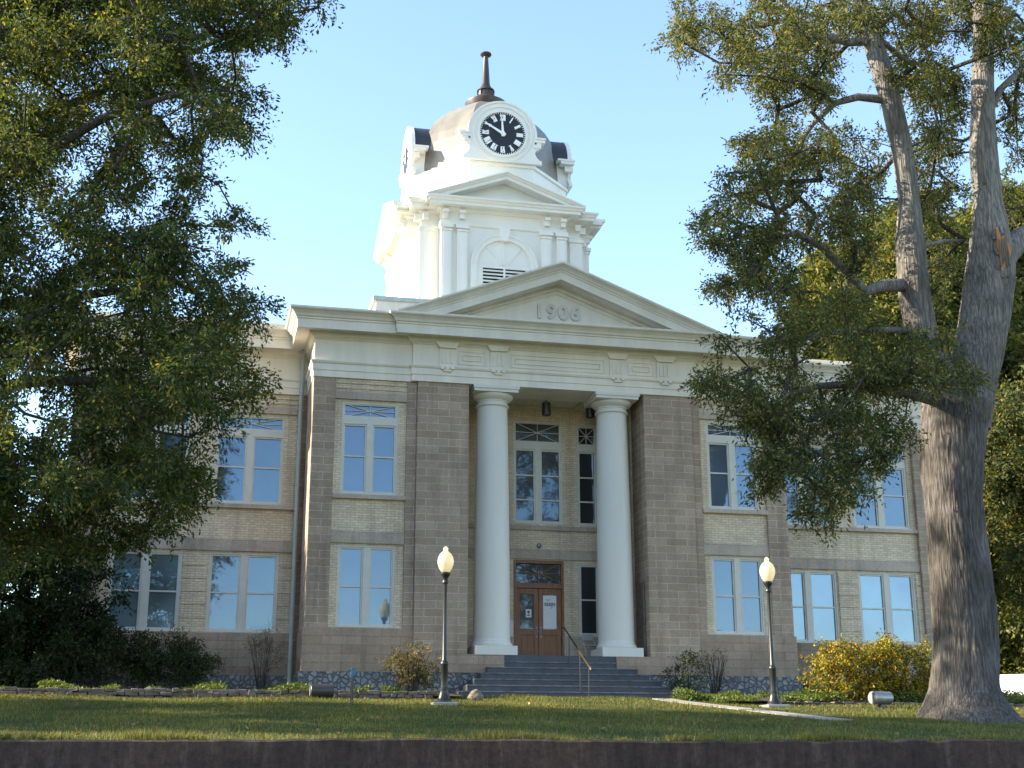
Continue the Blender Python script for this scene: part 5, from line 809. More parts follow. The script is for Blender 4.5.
# attic octagon and dome
q = 1 / math.cos(PI / 8)
m = MB()
m.lathe([(3.30 * q, 17.5), (3.30 * q, 18.45), (3.18 * q, 18.47), (3.18 * q, 18.75), (3.0 * q, 18.77), (3.0 * q, 19.30), (3.08 * q, 19.32), (3.08 * q, 19.44), (2.9 * q, 19.50)], 8, rot=PI / 8)
m.build('attic', M['white2'], tw)
m = MB()
prof = [(2.80, 19.44), (2.80, 19.9), (2.77, 20.4), (2.70, 20.85), (2.60, 21.25), (2.46, 21.6), (2.28, 21.93), (2.05, 22.22), (1.78, 22.50), (1.45, 22.77), (1.1, 22.99), (.6, 23.2)]
m.lathe([(r * q * .985, z) for r, z in prof], 8, rot=PI / 8)
dm = m.build('dome', M['dome'], CH); dm.location = TC
m = MB()
m.lathe([(.66, 23.0), (.86, 23.36), (.86, 23.42), (.72, 23.49), (.55, 23.58), (.45, 23.70), (.34, 23.74), (.32, 23.98), (.37, 24.0), (.35, 24.07), (.24, 24.14), (.20, 24.26), (.17, 24.34), (.10, 25.55), (.10, 25.60), (.22, 25.66), (.24, 25.70), (.22, 25.75), (.08, 25.80)], 24)
for i in range(8):
    a = i * PI / 4; m.box(.33 * math.cos(a) - .03, .33 * math.cos(a) + .03, .33 * math.sin(a) - .03, .33 * math.sin(a) + .03, 23.7, 23.98)
m.build('finial', M['finial'], dm, smooth=True)
# clock dormer
def arc(r, a0, a1, n, cz=20.58): return [(r * math.cos(R(a0 + (a1 - a0) * i / n)), cz + r * math.sin(R(a0 + (a1 - a0) * i / n))) for i in range(n + 1)]
zc = 20.58; R1 = 1.36
right = [(1.54, 19.45), (1.52, 19.62), (1.46, 19.72), (1.33, 19.86), (1.27, 20.02), (1.34, 20.16), (1.48, 20.22), (1.48, 20.30), (1.52, 20.34), (1.52, 20.44), (1.62, 20.48), (1.62, 20.60), (1.40, 20.62)]
outl = [(x, z) for x, z in right] + arc(R1, 0, 180, 36)[0:] + [(-x, z) for x, z in reversed(right)]
right = [(x, z if z < 19.7 else z - .12) for x, z in right]; outl = [(x, z) for x, z in right] + arc(R1, 0, 180, 36) + [(-x, z) for x, z in reversed(right)]
YF = -3.20
m = MB(); m.prism_y(outl, YF, YF + .13)
for s in (-1, 1):
    p, q2 = sorted((s * 1.30, s * 1.68)); m.box(p, q2, YF - .08, YF + .62, 20.46, 20.54); p, q2 = sorted((s * 1.30, s * 1.66)); m.box(p, q2, YF - .05, YF + .50, 20.34, 20.455)
    p, q2 = sorted((s * 1.22, s * 1.5)); m.box(p, q2, YF - .04, YF + .3, 20.10, 20.335)
    p, q2 = sorted((s * 1.0, s * 1.22)); m.box(p, q2, YF + .133, -1.6, 19.45, 20.48)
def arc_band(m, r0, r1, y0, y1, a0=-14, a1=194, n=40):
    v = []; f = []
    for i in range(n + 1):
        t = R(a0 + (a1 - a0) * i / n)
        for r, y in ((r0, y1), (r0, y0), (r1, y0), (r1, y1)): v.append((r * math.cos(t), y, zc + r * math.sin(t)))
    for i in range(n):
        for k in range(4): f.append((i * 4 + k, i * 4 + (k + 1) % 4, i * 4 + 4 + (k + 1) % 4, i * 4 + 4 + k))
    f += [(0, 1, 2, 3), (n * 4 + 3, n * 4 + 2, n * 4 + 1, n * 4)]
    m.add(v, f)
def ring(m, r0, r1, y0, y1, n=48):
    v = []; f = []
    for i in range(n):
        t = 2 * PI * i / n
        for r, y in ((r0, y1), (r0, y0), (r1, y0), (r1, y1)): v.append((r * math.cos(t), y, zc + r * math.sin(t)))
    for i in range(n):
        j = (i + 1) % n
        for k in range(4): f.append((i * 4 + k, i * 4 + (k + 1) % 4, j * 4 + (k + 1) % 4, j * 4 + k))
    m.add(v, f)
ring(m, .885, .97, YF - .06, YF + .01); ring(m, 1.10, 1.16, YF - .03, YF + .01); arc_band(m, 1.28, 1.355, YF - .04, YF + .01)
cd = m.build('clock_dormer', M['white2'], CH, smooth=True); cd.location = TC
m = MB(); pts = arc(1.34, 0, 180, 24); m.prism_y([(1.34, 20.545)] + pts + [(-1.34, 20.545)], YF + .131, -1.2); db = m.build('barrel_roof', M['domedark'], cd, smooth=True)
m = MB(); m.prism_y(arc(.89, 0, 352.5, 47), YF - .02, YF - .001); cl = m.build('clock_dial', M['dial'], cd)
m = MB()
yq = YF - .034
def stroke(m, ang, pts, w, sc=.145, rr=.665):
    """numeral strokes: local (x right, y outward) placed on the dial at clock angle ang"""
    a = PI / 2 - ang; ux, uz = math.cos(a), math.sin(a); rx, rz = math.cos(a - PI / 2), math.sin(a - PI / 2)
    P = [(rx * x * sc + ux * (rr + y * sc), 0, zc + rz * x * sc + uz * (rr + y * sc)) for x, y in pts]
    m.bar((P[0][0], yq, P[0][2]), (P[1][0], yq, P[1][2]), w, .012)
rom = ['XII', 'I', 'II', 'III', 'IIII', 'V', 'VI', 'VII', 'VIII', 'IX', 'X', 'XI']
for h, t in enumerate(rom):
    wd = {'I': .34, 'V': .8, 'X': .8}; tot = sum(wd[c] for c in t); x = -tot / 2; ang = h * PI / 6
    k = min(1.0, 1.75 / tot)
    for c in t:
        cw = wd[c] * k; cx = (x + wd[c] / 2) * k; x += wd[c]
        if c == 'I': stroke(m, ang, [(cx, -.8), (cx, .8)], .052 * k)
        elif c == 'V': stroke(m, ang, [(cx - cw * .36, .8), (cx, -.8)], .058); stroke(m, ang, [(cx + cw * .36, .8), (cx, -.8)], .032)
        else: stroke(m, ang, [(cx - cw * .38, .8), (cx + cw * .38, -.8)], .058); stroke(m, ang, [(cx + cw * .38, .8), (cx - cw * .38, -.8)], .032)
    stroke(m, ang, [(-tot / 2 * k, .82), (tot / 2 * k, .82)], .018); stroke(m, ang, [(-tot / 2 * k, -.82), (tot / 2 * k, -.82)], .018)
for i in range(60):
    a = 2 * PI * i / 60; m.bar((.825 * math.cos(a), yq, zc + .825 * math.sin(a)), (.875 * math.cos(a), yq, zc + .875 * math.sin(a)), .028, .012)
m.build('numerals', M['numeral'], cd)
m = MB(); yh = YF - .06
def hand(m, deg, ln, w0, w1, tail):
    a = R(90 - deg); u = Vector((math.cos(a), 0, math.sin(a))); n2 = Vector((-math.sin(a), 0, math.cos(a))); c = Vector((0, yh, zc))
    P = [c - u * .12 + n2 * w0, c - u * .12 - n2 * w0, c + u * ln - n2 * w1, c + u * ln + n2 * w1]
    m.add([p + Vector((0, d2, 0)) for d2 in (0, .015) for p in P], [(0, 1, 2, 3), (7, 6, 5, 4), (0, 4, 5, 1), (1, 5, 6, 2), (2, 6, 7, 3), (3, 7, 4, 0)])
hand(m, -60, .80, .06, .022, .15); hand(m, -3, .52, .055, .03, .1)
hp = [(.09 * math.cos(t * PI / 8), zc + .09 * math.sin(t * PI / 8)) for t in range(16)]; m.prism_y(hp, yh - .02, yh)
m.build('clock_hands', M['numeral'], cd)
for k in (1, 2, 3):
    c = copy_tree(cd, CH); c.rotation_euler = (0, 0, k * PI / 2)
# ------------------------------------------------------------------ handrail, lamps, small things
t = empty('handrail', (.22, -.9, gz(-1.9)), label='black iron handrail with worn brass lower end on the front stairs', cat='handrail')
z0 = gz(-1.9)
def loc(x, y, z): return (x - .22, y + .9, z - z0)
def stepz(y):
    k = max(0, math.ceil((.30 - y) / .30)); return Fz - rise * k if k < NR else gz(y)
m = MB(); m.tube([loc(.22, .55, 1.36), loc(.22, .35, 1.34), loc(.22, -1.0, .665)], .022, 10); m.build('top_rail', M['black'], t, smooth=True)
m = MB(); m.tube([loc(.22, -1.001, .664), loc(.22, -2.15, .09), loc(.22, -2.3, .04), loc(.22, -2.34, -.02)], .026, 10); m.build('hand_grip', M['brass'], t, smooth=True)
for y in (.50, -.17, -1.28, -2.14):
    zt = 1.34 - (.35 - y) * .5 if y < .35 else 1.36
    m = MB(); m.tube([loc(.22, y, stepz(y) - .03), loc(.22, y, zt)], .018, 8); m.build('post', M['black'], t)

def make_lamp(loc, label):
    t = empty('street_lamp', loc, label=label, cat='lamp post', group='street lamps flanking the entrance walk')
    m = MB(); m.box(-.30, .30, -.30, .30, -.12, .05); m.build('footing', M['concrete'], t, bevel=.02)
    m = MB(); m.lathe([(.19, .051), (.19, .09), (.165, .11), (.15, .16), (.12, .24), (.105, .32), (.11, .34), (.11, .37), (.085, .40), (.085, .92), (.10, .94), (.10, .98), (.07, 1.02), (.055, 1.06), (.046, 2.85), (.055, 2.88)], 20)
    m.build('post', M['black'], t, smooth=True)
    m = MB(); m.lathe([(.05, 2.88), (.075, 2.90), (.075, 2.94), (.055, 2.97), (.06, 3.02), (.11, 3.08), (.12, 3.12), (.12, 3.15), (.09, 3.16)], 20); m.build('lamp_holder', M['black'], t, smooth=True)
    m = MB(); m.lathe([(.085, 3.155), (.11, 3.17), (.16, 3.25), (.195, 3.36), (.20, 3.44), (.185, 3.52), (.145, 3.60), (.09, 3.655), (.06, 3.67), (.05, 3.68), (.06, 3.70), (.065, 3.73), (.05, 3.76), (.02, 3.79)], 28)
    m.build('globe', M['globe'], t, smooth=True)
    return t
la = make_lamp((-4.30, -5.30, gz(-5.3)), 'black lamp post with acorn globe in front of the left stone pier')
lb2 = copy_tree(la); lb2.location = (4.16, -5.30, gz(-5.3)); lb2['label'] = 'black lamp post with acorn globe right of the stairs near the footpath'
# empties keep their own children; copies share meshes

def make_flood(loc, rz, label, mat):
    t = empty('floodlight', loc, rz, label=label, cat='floodlight', group='ground floodlights')
    m = MB(); m.tube([(-.28, 0, .20), (-.27, 0, .20), (.27, 0, .20), (.28, 0, .20)], [.155, .165, .165, .155], 20); m.build('housing', mat, t, smooth=True)
    m = MB(); m.tube([(-.30, 0, .20), (-.281, 0, .20)], [.14, .14], 20); m.build('lens', M['galv'], t)
    m = MB(); m.box(-.04, .04, -.04, .04, -.1, .06); m.box(-.1, .1, -.1, .1, -.08, .02); m.build('bracket', M['black'], t)
    return t
make_flood((-7.05, -3.5, gz(-3.5)), 0.0, 'dark cylindrical floodlight at the stone edging near the downspout', M['bronze'])
make_flood((6.95, -5.6, gz(-5.6) + .06), R(12), 'grey cylindrical floodlight on the lawn in front of the autumn hedge', M['galv'])
# yard hydrant
t = empty('yard_hydrant', (-6.55, -5.6, gz(-5.6)), label='thin standpipe with blue handle standing in the lawn', cat='hydrant')
m = MB(); m.tube([(0, 0, -.1), (0, 0, .62)], .022, 8); m.tube([(.05, 0, -.1), (.03, 0, .45)], .015, 6); m.build('pipe', M['bronze'], t)
m = MB(); m.lathe([(.03, .62), (.04, .66), (.04, .74), (.025, .80), (.015, .86)], 12); m.tube([(0, 0, .72), (.10, -.03, .70), (.15, -.04, .62)], .015, 8); m.tube([(-.1, 0, .79), (.12, 0, .83)], .016, 6); m.build('valve', M['bluepaint'], t, smooth=True)
# rock beside the stairs
def rocky(name, loc, sc, mat, seed, label=None, cat=None):
    import bmesh
    rr = random.Random(seed); me = bpy.data.meshes.new(name); bm = bmesh.new(); bmesh.ops.create_icosphere(bm, subdivisions=3, radius=1)
    ph = [rr.uniform(0, 6) for _ in range(6)]
    for v in bm.verts:
        c = v.co; k = 1 + .16 * math.sin(2.3 * c.x + ph[0]) + .14 * math.sin(3.1 * c.y + ph[1]) + .12 * math.sin(4.2 * c.z + ph[2]) + .05 * math.sin(9 * c.x + ph[3]) * math.sin(8 * c.z + ph[4])
        v.co = Vector((c.x * sc[0] * k, c.y * sc[1] * k, c.z * sc[2] * k))
    bm.to_mesh(me); bm.free(); o = link_mesh(name, me, mat); o.location = loc
    if label: tag(o, label, cat)
    return o
rocky('boulder', (-3.2, -3.6, gz(-3.6) + .10), (.20, .16, .15), M['rock'], 3, 'small pale boulder on the grass left of the stairs', 'rock')
# folding chair on the porch
t = empty('folding_chair', (1.45, 1.95, Fz), R(20), label='grey metal folding chair on the porch behind the right column', cat='chair')
m = MB()
for s in (-1, 1):
    m.tube([(s * .21, -.20, 0), (s * .21, .02, .45), (s * .20, .18, .82)], .012, 8)
    m.build('leg', M['downpipe'], t, smooth=True); m = MB()
    m.tube([(s * .19, .24, 0), (s * .19, -.16, .43)], .012, 8)
    m.build('leg', M['downpipe'], t, smooth=True); m = MB()
m.box(-.2, .2, -.2, .16, .43, .455); m.build('seat', M['downpipe'], t, bevel=.008)
m = MB(); m.box(-.2, .2, .14, .17, .62, .82); m.build('backrest', M['downpipe'], t, bevel=.008)
# white van beyond
t = empty('parked_van', (40.0, 36, gz(36)), R(-38), label='white panel van parked beyond the oak at the right', cat='van')
m = MB()
m.prism_y([(-3.0, .45), (2.6, .45), (2.85, .75), (2.8, 1.15), (2.2, 1.35), (1.55, 2.15), (1.2, 2.25), (-2.95, 2.25), (-3.05, 2.1)], -.98, .98); m.build('body', M['van'], t, bevel=.05)
for x in (-2.0, 1.9):
    for y in (-.92, .92):
        m = MB(); m.tube([(x, y - .11, .36), (x, y + .11, .36)], [.36, .36], 20); m.build('wheel', M['rubber'], t, smooth=True)
m = MB(); m.prism_y([(1.35, 1.4), (2.05, 1.4), (1.55, 2.0), (1.35, 2.0)], -.995, .995); m.build('side_window', M['glass_dark'], t)
for y in (-.9, .9): m = MB(); m.box(-3.07, -3.0, y - .07, y + .07, .9, 1.5); m.build('tail_light', M['redtail'], t)
# the brick building across the street (seen only in the window reflections)
t = empty('shop_building', (27, -62, -3.95), label='red brick commercial building across the street behind the camera', cat='building')
m = MB(); m.box(-7, 7, -8, 8, 0, 10.0); m.build('wall', M['redbrick'], t)
m = MB(); m.box(-7.2, 7.2, -8.2, 8.2, 10.001, 10.4); m.build('parapet', M['concrete'], t)
for z in (1.5, 5.8):
    for k in range(4): m = MB(); x = -5.1 + 3.4 * k; m.box(x - .7, x + .7, 7.95, 8.04, z, z + 2); m.build('window', M['glass_dark'], t)
# edging walls of small stones
def edging(name, x0, x1, y, h, label):
    m = MB(); rr = random.Random(int(x0 * 10))
    for row in range(3):
        x = x0 - .11 * row
        while x < x1:
            w = rr.uniform(.13, .38); hh = h * .36; z = gz(y) - .07 + row * hh + rr.uniform(-.012, .012); yy = y + rr.uniform(-.05, .04); n = len(m.v)
            m.box(x, x + w - rr.uniform(.004, .03), yy - .11, yy + .16, z, z + hh * rr.uniform(.8, 1.15))
            for i in range(n, len(m.v)):
                v = m.v[i]; m.v[i] = (v[0] + rr.uniform(-.018, .018), v[1] + rr.uniform(-.03, .03), v[2] + rr.uniform(-.014, .014))
            x += w
    o = m.build(name, M['edging'], bevel=.012); tag(o, label, 'garden edging', 'stacked stone bed edgings')
edging('stone_edging', -22, -4.3, -3.05, .24, 'low stacked stone edging of the planting bed left of the stairs')
edging('stone_edging', 4.9, 13.5, -4.4, .14, 'low stone edging in front of the autumn hedge right of the stairs')
# soil in the beds
for (x0, x1, y0) in ((-22, -3.4, -2.95), (3.4, 13.5, -4.25)):
    v = []; f = []; n = 24; ys = (y0, y0 / 2, 0.0) if x0 > 0 else (y0, -1.5, 2.3)
    for j, y in enumerate(ys):
        for i in range(n + 1):
            v.append((x0 + (x1 - x0) * i / n, y, gz(y) + (.07 if j == 0 else .10) + random.uniform(0, .03)))
    f = [(j * (n + 1) + i, j * (n + 1) + i + 1, (j + 1) * (n + 1) + i + 1, (j + 1) * (n + 1) + i) for j in range(2) for i in range(n)]
    o = MB().add(v, f).build('planting_bed_soil', M['soil'], smooth=True); tag(o, kind='structure')

# ------------------------------------------------------------------ foliage
def unit(a): return a / np.maximum(np.linalg.norm(a, axis=1, keepdims=True), 1e-6)
def leaf_quads(P, A, Lg, Wd):
    """P base points, A axes (unit), returns rhombic leaf quads slightly folded"""
    n = len(P); q = unit(RNG.normal(size=(n, 3))); Bv = unit(np.cross(A, q))
    Lg = (Lg * RNG.uniform(.45, 1.35, n))[:, None]; Wd = (Wd * RNG.uniform(.8, 1.2, n))[:, None]
    out = np.empty((n, 4, 3)); out[:, 0] = P; out[:, 1] = P + A * Lg * .5 + Bv * Wd * .5; out[:, 2] = P + A * Lg; out[:, 3] = P + A * Lg * .5 - Bv * Wd * .5
    return out.reshape(-1, 3)
def spray(clumps, twigs_per, leaves_per, Lg, Wd, droop=.25, flat=.8, spread=.06):
    """clumps (x,y,z,r): twigs radiate from every clump centre and carry leaves"""
    c = np.asarray(clumps, float); V = []; TW = []
    nt_ = np.maximum(3, (twigs_per * (c[:, 3] / .8) ** 2).astype(int))
    idx = np.repeat(np.arange(len(c)), nt_); n = len(idx)
    D = unit(RNG.normal(size=(n, 3)) * [1, 1, flat] + [0, 0, -.05]); ln = c[idx, 3] * RNG.uniform(.45, 1.12, n)
    S = c[idx, :3] + D * (ln * .12)[:, None]
    TW = (S, S + D * ln[:, None] * [1, 1, 1] - np.array([0, 0, 1]) * (droop * ln)[:, None])
    k = leaves_per; ti = np.repeat(np.arange(n), k); tt = RNG.uniform(.22, 1.0, n * k)
    P = S[ti] + D[ti] * (ln[ti] * tt)[:, None] - np.array([0, 0, 1]) * (droop * ln[ti] * tt ** 2)[:, None] + RNG.normal(size=(n * k, 3)) * spread
    Ax = unit(D[ti] * .7 + RNG.normal(size=(n * k, 3)) * .6 - [0, 0, .35])
    return leaf_quads(P, Ax, Lg, Wd), TW
def skeleton(nodes, clumps, m, k0=.011, sides=6):
    """connect clumps to the nearest wood and thicken by the pipe rule"""
    pts = [Vector(p[:3]) for p in nodes]; par = [-1] * len(pts); fixed = len(pts); leafc = [0] * len(pts)
    arr = np.array([list(p) for p in pts]); order = sorted(range(len(clumps)), key=lambda i: float(np.min(np.linalg.norm(arr - np.array(clumps[i][:3]), axis=1))))
    P = [np.array(p) for p in pts]
    for i in order:
        c = np.array(clumps[i][:3]); A_ = np.array(P); dd = np.linalg.norm(A_ - c, axis=1) + .35 * np.maximum(0, A_[:, 2] - c[2])
        j = int(np.argmin(dd)); d0 = np.linalg.norm(c - P[j]); ns = max(1, int(d0 / .55)); prev = j
        bend = RNG.normal(size=3) * .10 * d0; 
        for s in range(1, ns + 1):
            t_ = s / ns; q_ = P[j] * (1 - t_) + c * t_ + bend * math.sin(PI * t_) + np.array([0, 0, .12 * d0 * math.sin(PI * t_)])
            P.append(q_); par.append(prev); leafc.append(0); prev = len(P) - 1
        leafc[prev] = 1
    cnt = leafc[:]
    for i in range(len(P) - 1, fixed - 1, -1):
        if par[i] >= 0: cnt[par[i]] += cnt[i]
    for i in range(fixed, len(P)):
        j = par[i]; r1 = k0 * math.sqrt(max(1, cnt[i])); r0 = k0 * math.sqrt(max(1, cnt[j] if j >= fixed else cnt[i] * 1.1))
        m.tube([P[j], P[i]], [min(r0, r1 * 1.5), r1], sides, cap=False)
def twig_mesh(m, TW, step, r=.006):
    S, E = TW
    for i in range(0, len(S), step): m.tube([S[i], (S[i] + E[i]) / 2 + np.array([0, 0, .03]), E[i]], [r, r * .8, r * .4], 3, cap=False)
def parse(s): return [tuple(int(v) / 100 for v in c.split(',')) for c in s.split()]

from mathutils import noise as mnoise
def rough_trunk(lines, name, mat, parent, sides=64, amp=.035, flare=None, seed=1):
    """tapering bark-ridged trunk; lines = list of rings (x,y,z,r)"""
    rr = random.Random(seed); import bmesh
    m = MB()
    for ln in lines:
        # resample
        P = [np.array(p, float) for p in ln]; out = []
        for a, b in zip(P, P[1:]):
            k = max(1, int(np.linalg.norm(b[:3] - a[:3]) / .07))
            for i in range(k): out.append(a + (b - a) * i / k)
        out.append(P[-1]); out = np.array(out); # smooth
        for _ in range(4): out[1:-1] = .25 * out[:-2] + .5 * out[1:-1] + .25 * out[2:]
        n = len(out); v = []; ph = [rr.uniform(0, 6.28) for _ in range(12)]
        for i in range(n):
            x, y, z, r = out[i]
            for j in range(sides):
                a = 2 * PI * j / sides
                ca, sa = math.cos(a), math.sin(a); nz = mnoise.noise(Vector((ca * r * 7.5 + seed, sa * r * 7.5, z * 1.5))); nz2 = mnoise.noise(Vector((ca * r * 16, sa * r * 16 + seed, z * 3.2))); rid = (1 - 2.6 * abs(nz)) * .9 + (1 - 2.4 * abs(nz2)) * .5 + 1.1 * mnoise.noise(Vector((ca * 1.7, sa * 1.7 + seed, z * .8)))
                lump = .05 * math.sin(2 * a + ph[4] + z * .5) + .035 * math.sin(3 * a + ph[5] - z * .9) + .02 * math.sin(5 * a + z * 2.3 + ph[6])
                rad = r * (1 + lump) + amp * rid * min(1, r / .5)
                if flare:
                    fz = max(0, 1 - (z - flare) / 1.0); rt = max(0, math.sin(4 * a + ph[7] + .5 * math.sin(3 * a))) ** 1.5 + .5 * max(0, math.sin(7 * a + ph[8])) ** 2; rad += fz ** 2 * r * (.26 * rt - .10)
                v.append((x + rad * math.cos(a), y + rad * math.sin(a), z))
        f = [(j * sides + i, j * sides + (i + 1) % sides, (j + 1) * sides + (i + 1) % sides, (j + 1) * sides + i) for j in range(n - 1) for i in range(sides)]
        f += [tuple((n - 1) * sides + i for i in range(sides))]
        m.add(v, f)
    return m.build(name, mat, parent, smooth=True)

# --- the big oak on the right
base = (7.34, -9.0, gz(-9))
OR = empty('oak_tree', (0, 0, 0), label='huge old oak with forked grey trunk and hollow scar right of the stairs', cat='tree')
OR.location = base
def rel(pts, b): return [tuple(np.array(p[:3]) - np.array(b)) + tuple(p[3:]) for p in pts]
OAK_TRUNK = [(x, y, z, r * (.93 if z > -.5 else .86)) for x, y, z, r in [(7.34, -9, -1.95, 1.6)] + OAK_TRUNK]
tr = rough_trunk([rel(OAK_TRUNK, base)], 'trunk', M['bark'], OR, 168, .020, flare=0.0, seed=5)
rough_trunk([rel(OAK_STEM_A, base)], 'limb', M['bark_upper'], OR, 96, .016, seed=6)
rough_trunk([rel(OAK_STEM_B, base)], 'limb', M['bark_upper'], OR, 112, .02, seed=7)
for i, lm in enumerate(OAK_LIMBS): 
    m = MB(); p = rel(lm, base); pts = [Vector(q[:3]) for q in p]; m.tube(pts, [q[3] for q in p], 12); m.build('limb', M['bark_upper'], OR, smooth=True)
# the hollow scar
m = MB(); sx, sz = 9.12, 9.95; n = 20; v = []
oy = -9 - .60
for i in range(n):
    a = 2 * PI * i / n; rr_ = .17 + .045 * math.sin(3 * a + 1) + .03 * math.sin(7 * a) ; v.append((sx + rr_ * math.cos(a), oy - .10 * math.cos(a * 2) * .3, sz + rr_ * (3.2 + .6 * math.sin(a)) * math.sin(a)))
v2 = [(x, y + .12, z) for x, y, z in v]; f = [tuple(range(n)), tuple(range(2 * n - 1, n - 1, -1))] + [(i, i + n, (i + 1) % n + n, (i + 1) % n) for i in range(n)]
m.add([tuple(np.array(q) - np.array(base)) for q in v + v2], f); m.build('hollow', M['heart'], OR)
m = MB()
for i in range(9):
    a = .6 + 2 * PI * i / 9; pr = lambda a, k: (sx + (.19 + .05 * math.sin(3 * a + 1)) * k * math.cos(a) - base[0], oy + .05 - base[1], sz + .62 * k * math.sin(a) - base[2])
    m.tube([pr(a, .98), pr(a + .3, 1.1), pr(a + .5, 1.0)], [.02, .05, .03], 7)
for i in range(5): m.tube([(sx - .12 + .06 * i - base[0], oy - .03 - base[1], sz - .4 - base[2] + .1 * (i % 3)), (sx - .1 + .05 * i - base[0], oy - .05 - base[1], sz + .35 - base[2] + .05 * (i % 2))], [.02, .012], 5)
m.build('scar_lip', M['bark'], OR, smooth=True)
rc = parse(RIGHT_CLUMPS)
rcl = rel(rc, base)
nodes = rel(OAK_STEM_A[2:] + OAK_STEM_B[3:] + [q for l in OAK_LIMBS for q in l], base)
m = MB(); skeleton(nodes, rcl, m, .012)
Q, TW = spray(rcl, 33, 17, .115, .042, droop=.35)
twig_mesh(m, TW, 2)
m.build('branches', M['bark2'], OR)
fast_mesh('crown', Q, 4, M['leafR'], OR)
print('oak leaves', len(Q) // 4)

# --- the oak at the left edge
base = (-17.6, -10.6, gz(-10.6))
OL = empty('oak_tree', base, label='dense green oak whose crown overhangs the left wing of the building', cat='tree')
TL = [(-17.6, -10.6, -2.0, .95), (-17.6, -10.6, -1.5, .75), (-17.5, -10.6, -.6, .52), (-17.3, -10.5, 1.5, .47), (-16.9, -10.4, 4.0, .42), (-16.3, -10.3, 7.0, .35), (-15.6, -10.2, 10.0, .27), (-15.0, -10.2, 13.5, .17), (-14.6, -10.2, 16.5, .07)]
rough_trunk([rel(TL, base)], 'trunk', M['bark'], OL, 48, .018, flare=0.0, seed=9)
lc = parse(LEFT_CLUMPS)
# main limbs
LM = [[(-17.1, -10.5, 3.2, .22), (-15.5, -10.8, 4.3, .17), (-13.6, -11.0, 4.8, .12), (-11.8, -10.8, 5.0, .06)],
      [(-16.7, -10.4, 5.5, .2), (-15.0, -9.8, 6.6, .15), (-13.0, -9.3, 7.2, .10), (-11.0, -9.5, 7.6, .05)],
      [(-16.2, -10.3, 7.6, .18), (-14.5, -10.8, 9.2, .13), (-12.6, -11.4, 10.4, .09), (-10.8, -11.6, 11.2, .04)],
      [(-15.7, -10.2, 9.6, .15), (-14.0, -9.6, 11.2, .11), (-12.2, -9.2, 12.6, .07), (-10.2, -9.6, 13.6, .03)],
      [(-15.3, -10.2, 11.8, .12), (-13.6, -10.6, 13.4, .08), (-12.0, -10.8, 14.6, .04)],
      [(-16.9, -10.4, 4.6, .18), (-18.8, -10.8, 6.2, .12), (-20.4, -10.6, 7.6, .05)],
      [(-16.0, -10.3, 8.4, .15), (-18.0, -9.6, 10.4, .10), (-19.4, -9.2, 12.0, .05)]]
for lm in LM:
    p = rel(lm, base); m = MB(); m.tube([Vector(q[:3]) for q in p], [q[3] for q in p], 10); m.build('limb', M['bark2'], OL, smooth=True)
m = MB(); lcl = rel(lc, base); skeleton(rel(TL[3:] + [q for l in LM for q in l], base), lcl, m, .012)
Q, TW = spray(lcl, 38, 17, .12, .045, droop=.3)
twig_mesh(m, TW, 3)
m.build('branches', M['bark2'], OL); fast_mesh('crown', Q, 4, M['leafL'], OL)
print('left leaves', len(Q) // 4)

# --- generic trees and shrubs
def ball_clumps(c, rad, n, cr, hollow=.35, rr=None):
    o = []
    while len(o) < n:
        u = RNG.uniform(-1, 1, 3); q_ = (u ** 2).sum()
        if q_ > 1 or q_ < hollow * RNG.random(): continue
        o.append((c[0] + u[0] * rad[0], c[1] + u[1] * rad[1], c[2] + u[2] * rad[2], cr * RNG.uniform(.7, 1.25)))
    return o
def make_tree(loc, H, rad, n, cr, leaf, mat, label, tw=20, lp=14, name='background_tree', tr=.3, cz=.6, bark='bark2', group=None):
    x, y = loc; z = gz(y) - .05; t = empty(name, (x, y, z), label=label, cat='tree', group=group)
    cl = ball_clumps((0, 0, H * cz), (rad[0], rad[1], H * (1 - cz) * .97), n, cr)
    T = [(0, 0, -.3, tr * 1.4), (0, 0, .6, tr), (.05 * H * .2, 0, H * .35, tr * .8), (-.02 * H, .1, H * .65, tr * .5), (0, 0, H * .9, tr * .12)]
    rough_trunk([T], 'trunk', M[bark], t, 24, .01, seed=int(abs(x) * 7))
    m = MB(); skeleton([T[2], T[3], (0, 0, H * .5), T[4]], cl, m, .02, 5); m.build('branches', M[bark], t)
    Q, TW = spray(cl, tw, lp, leaf, leaf * .5, droop=.25, spread=leaf * .6); fast_mesh('crown', Q, 4, M[mat], t)
    return t
G = 'trees beyond the building'
make_tree((23.6, 21), 26, (6.4, 5.5), 210, 1.6, .28, 'leafB', 'tall sunlit yellow green tree rising behind the right wing', 24, 16, group=G, tr=.45, cz=.55)
make_tree((34.5, 25), 30, (8.0, 6), 170, 1.6, .30, 'leafB', 'tall tree seen through the gap right of the oak fork', 22, 16, group=G, tr=.45, cz=.55)
make_tree((26.0, 13), 15.5, (4.2, 3.6), 110, 1.2, .2, 'leafR', 'olive green tree just right of the wing corner behind the oak trunk', 22, 16, group=G, tr=.25, cz=.6)
make_tree((47, 52), 20, (8, 6), 80, 1.8, .4, 'leafB', 'distant pale green tree above the white van', 18, 14, group=G, tr=.4, cz=.5)
make_tree((58, 60), 18, (8, 6), 70, 1.8, .4, 'leafR', 'distant darker tree right of the white van', 18, 14, group=G, tr=.4, cz=.5)
make_tree((-31, 40), 16, (9, 6), 170, 1.6, .35, 'leafR', 'far tree left of the building behind the yew', 18, 14, group=G, tr=.35, cz=.55)
make_tree((-19.6, 5.5), 11, (3.4, 3.2), 140, 1.0, .16, 'leafL', 'slender tree standing beside the left wing corner', 34, 16, name='young_tree', tr=.16, cz=.62)

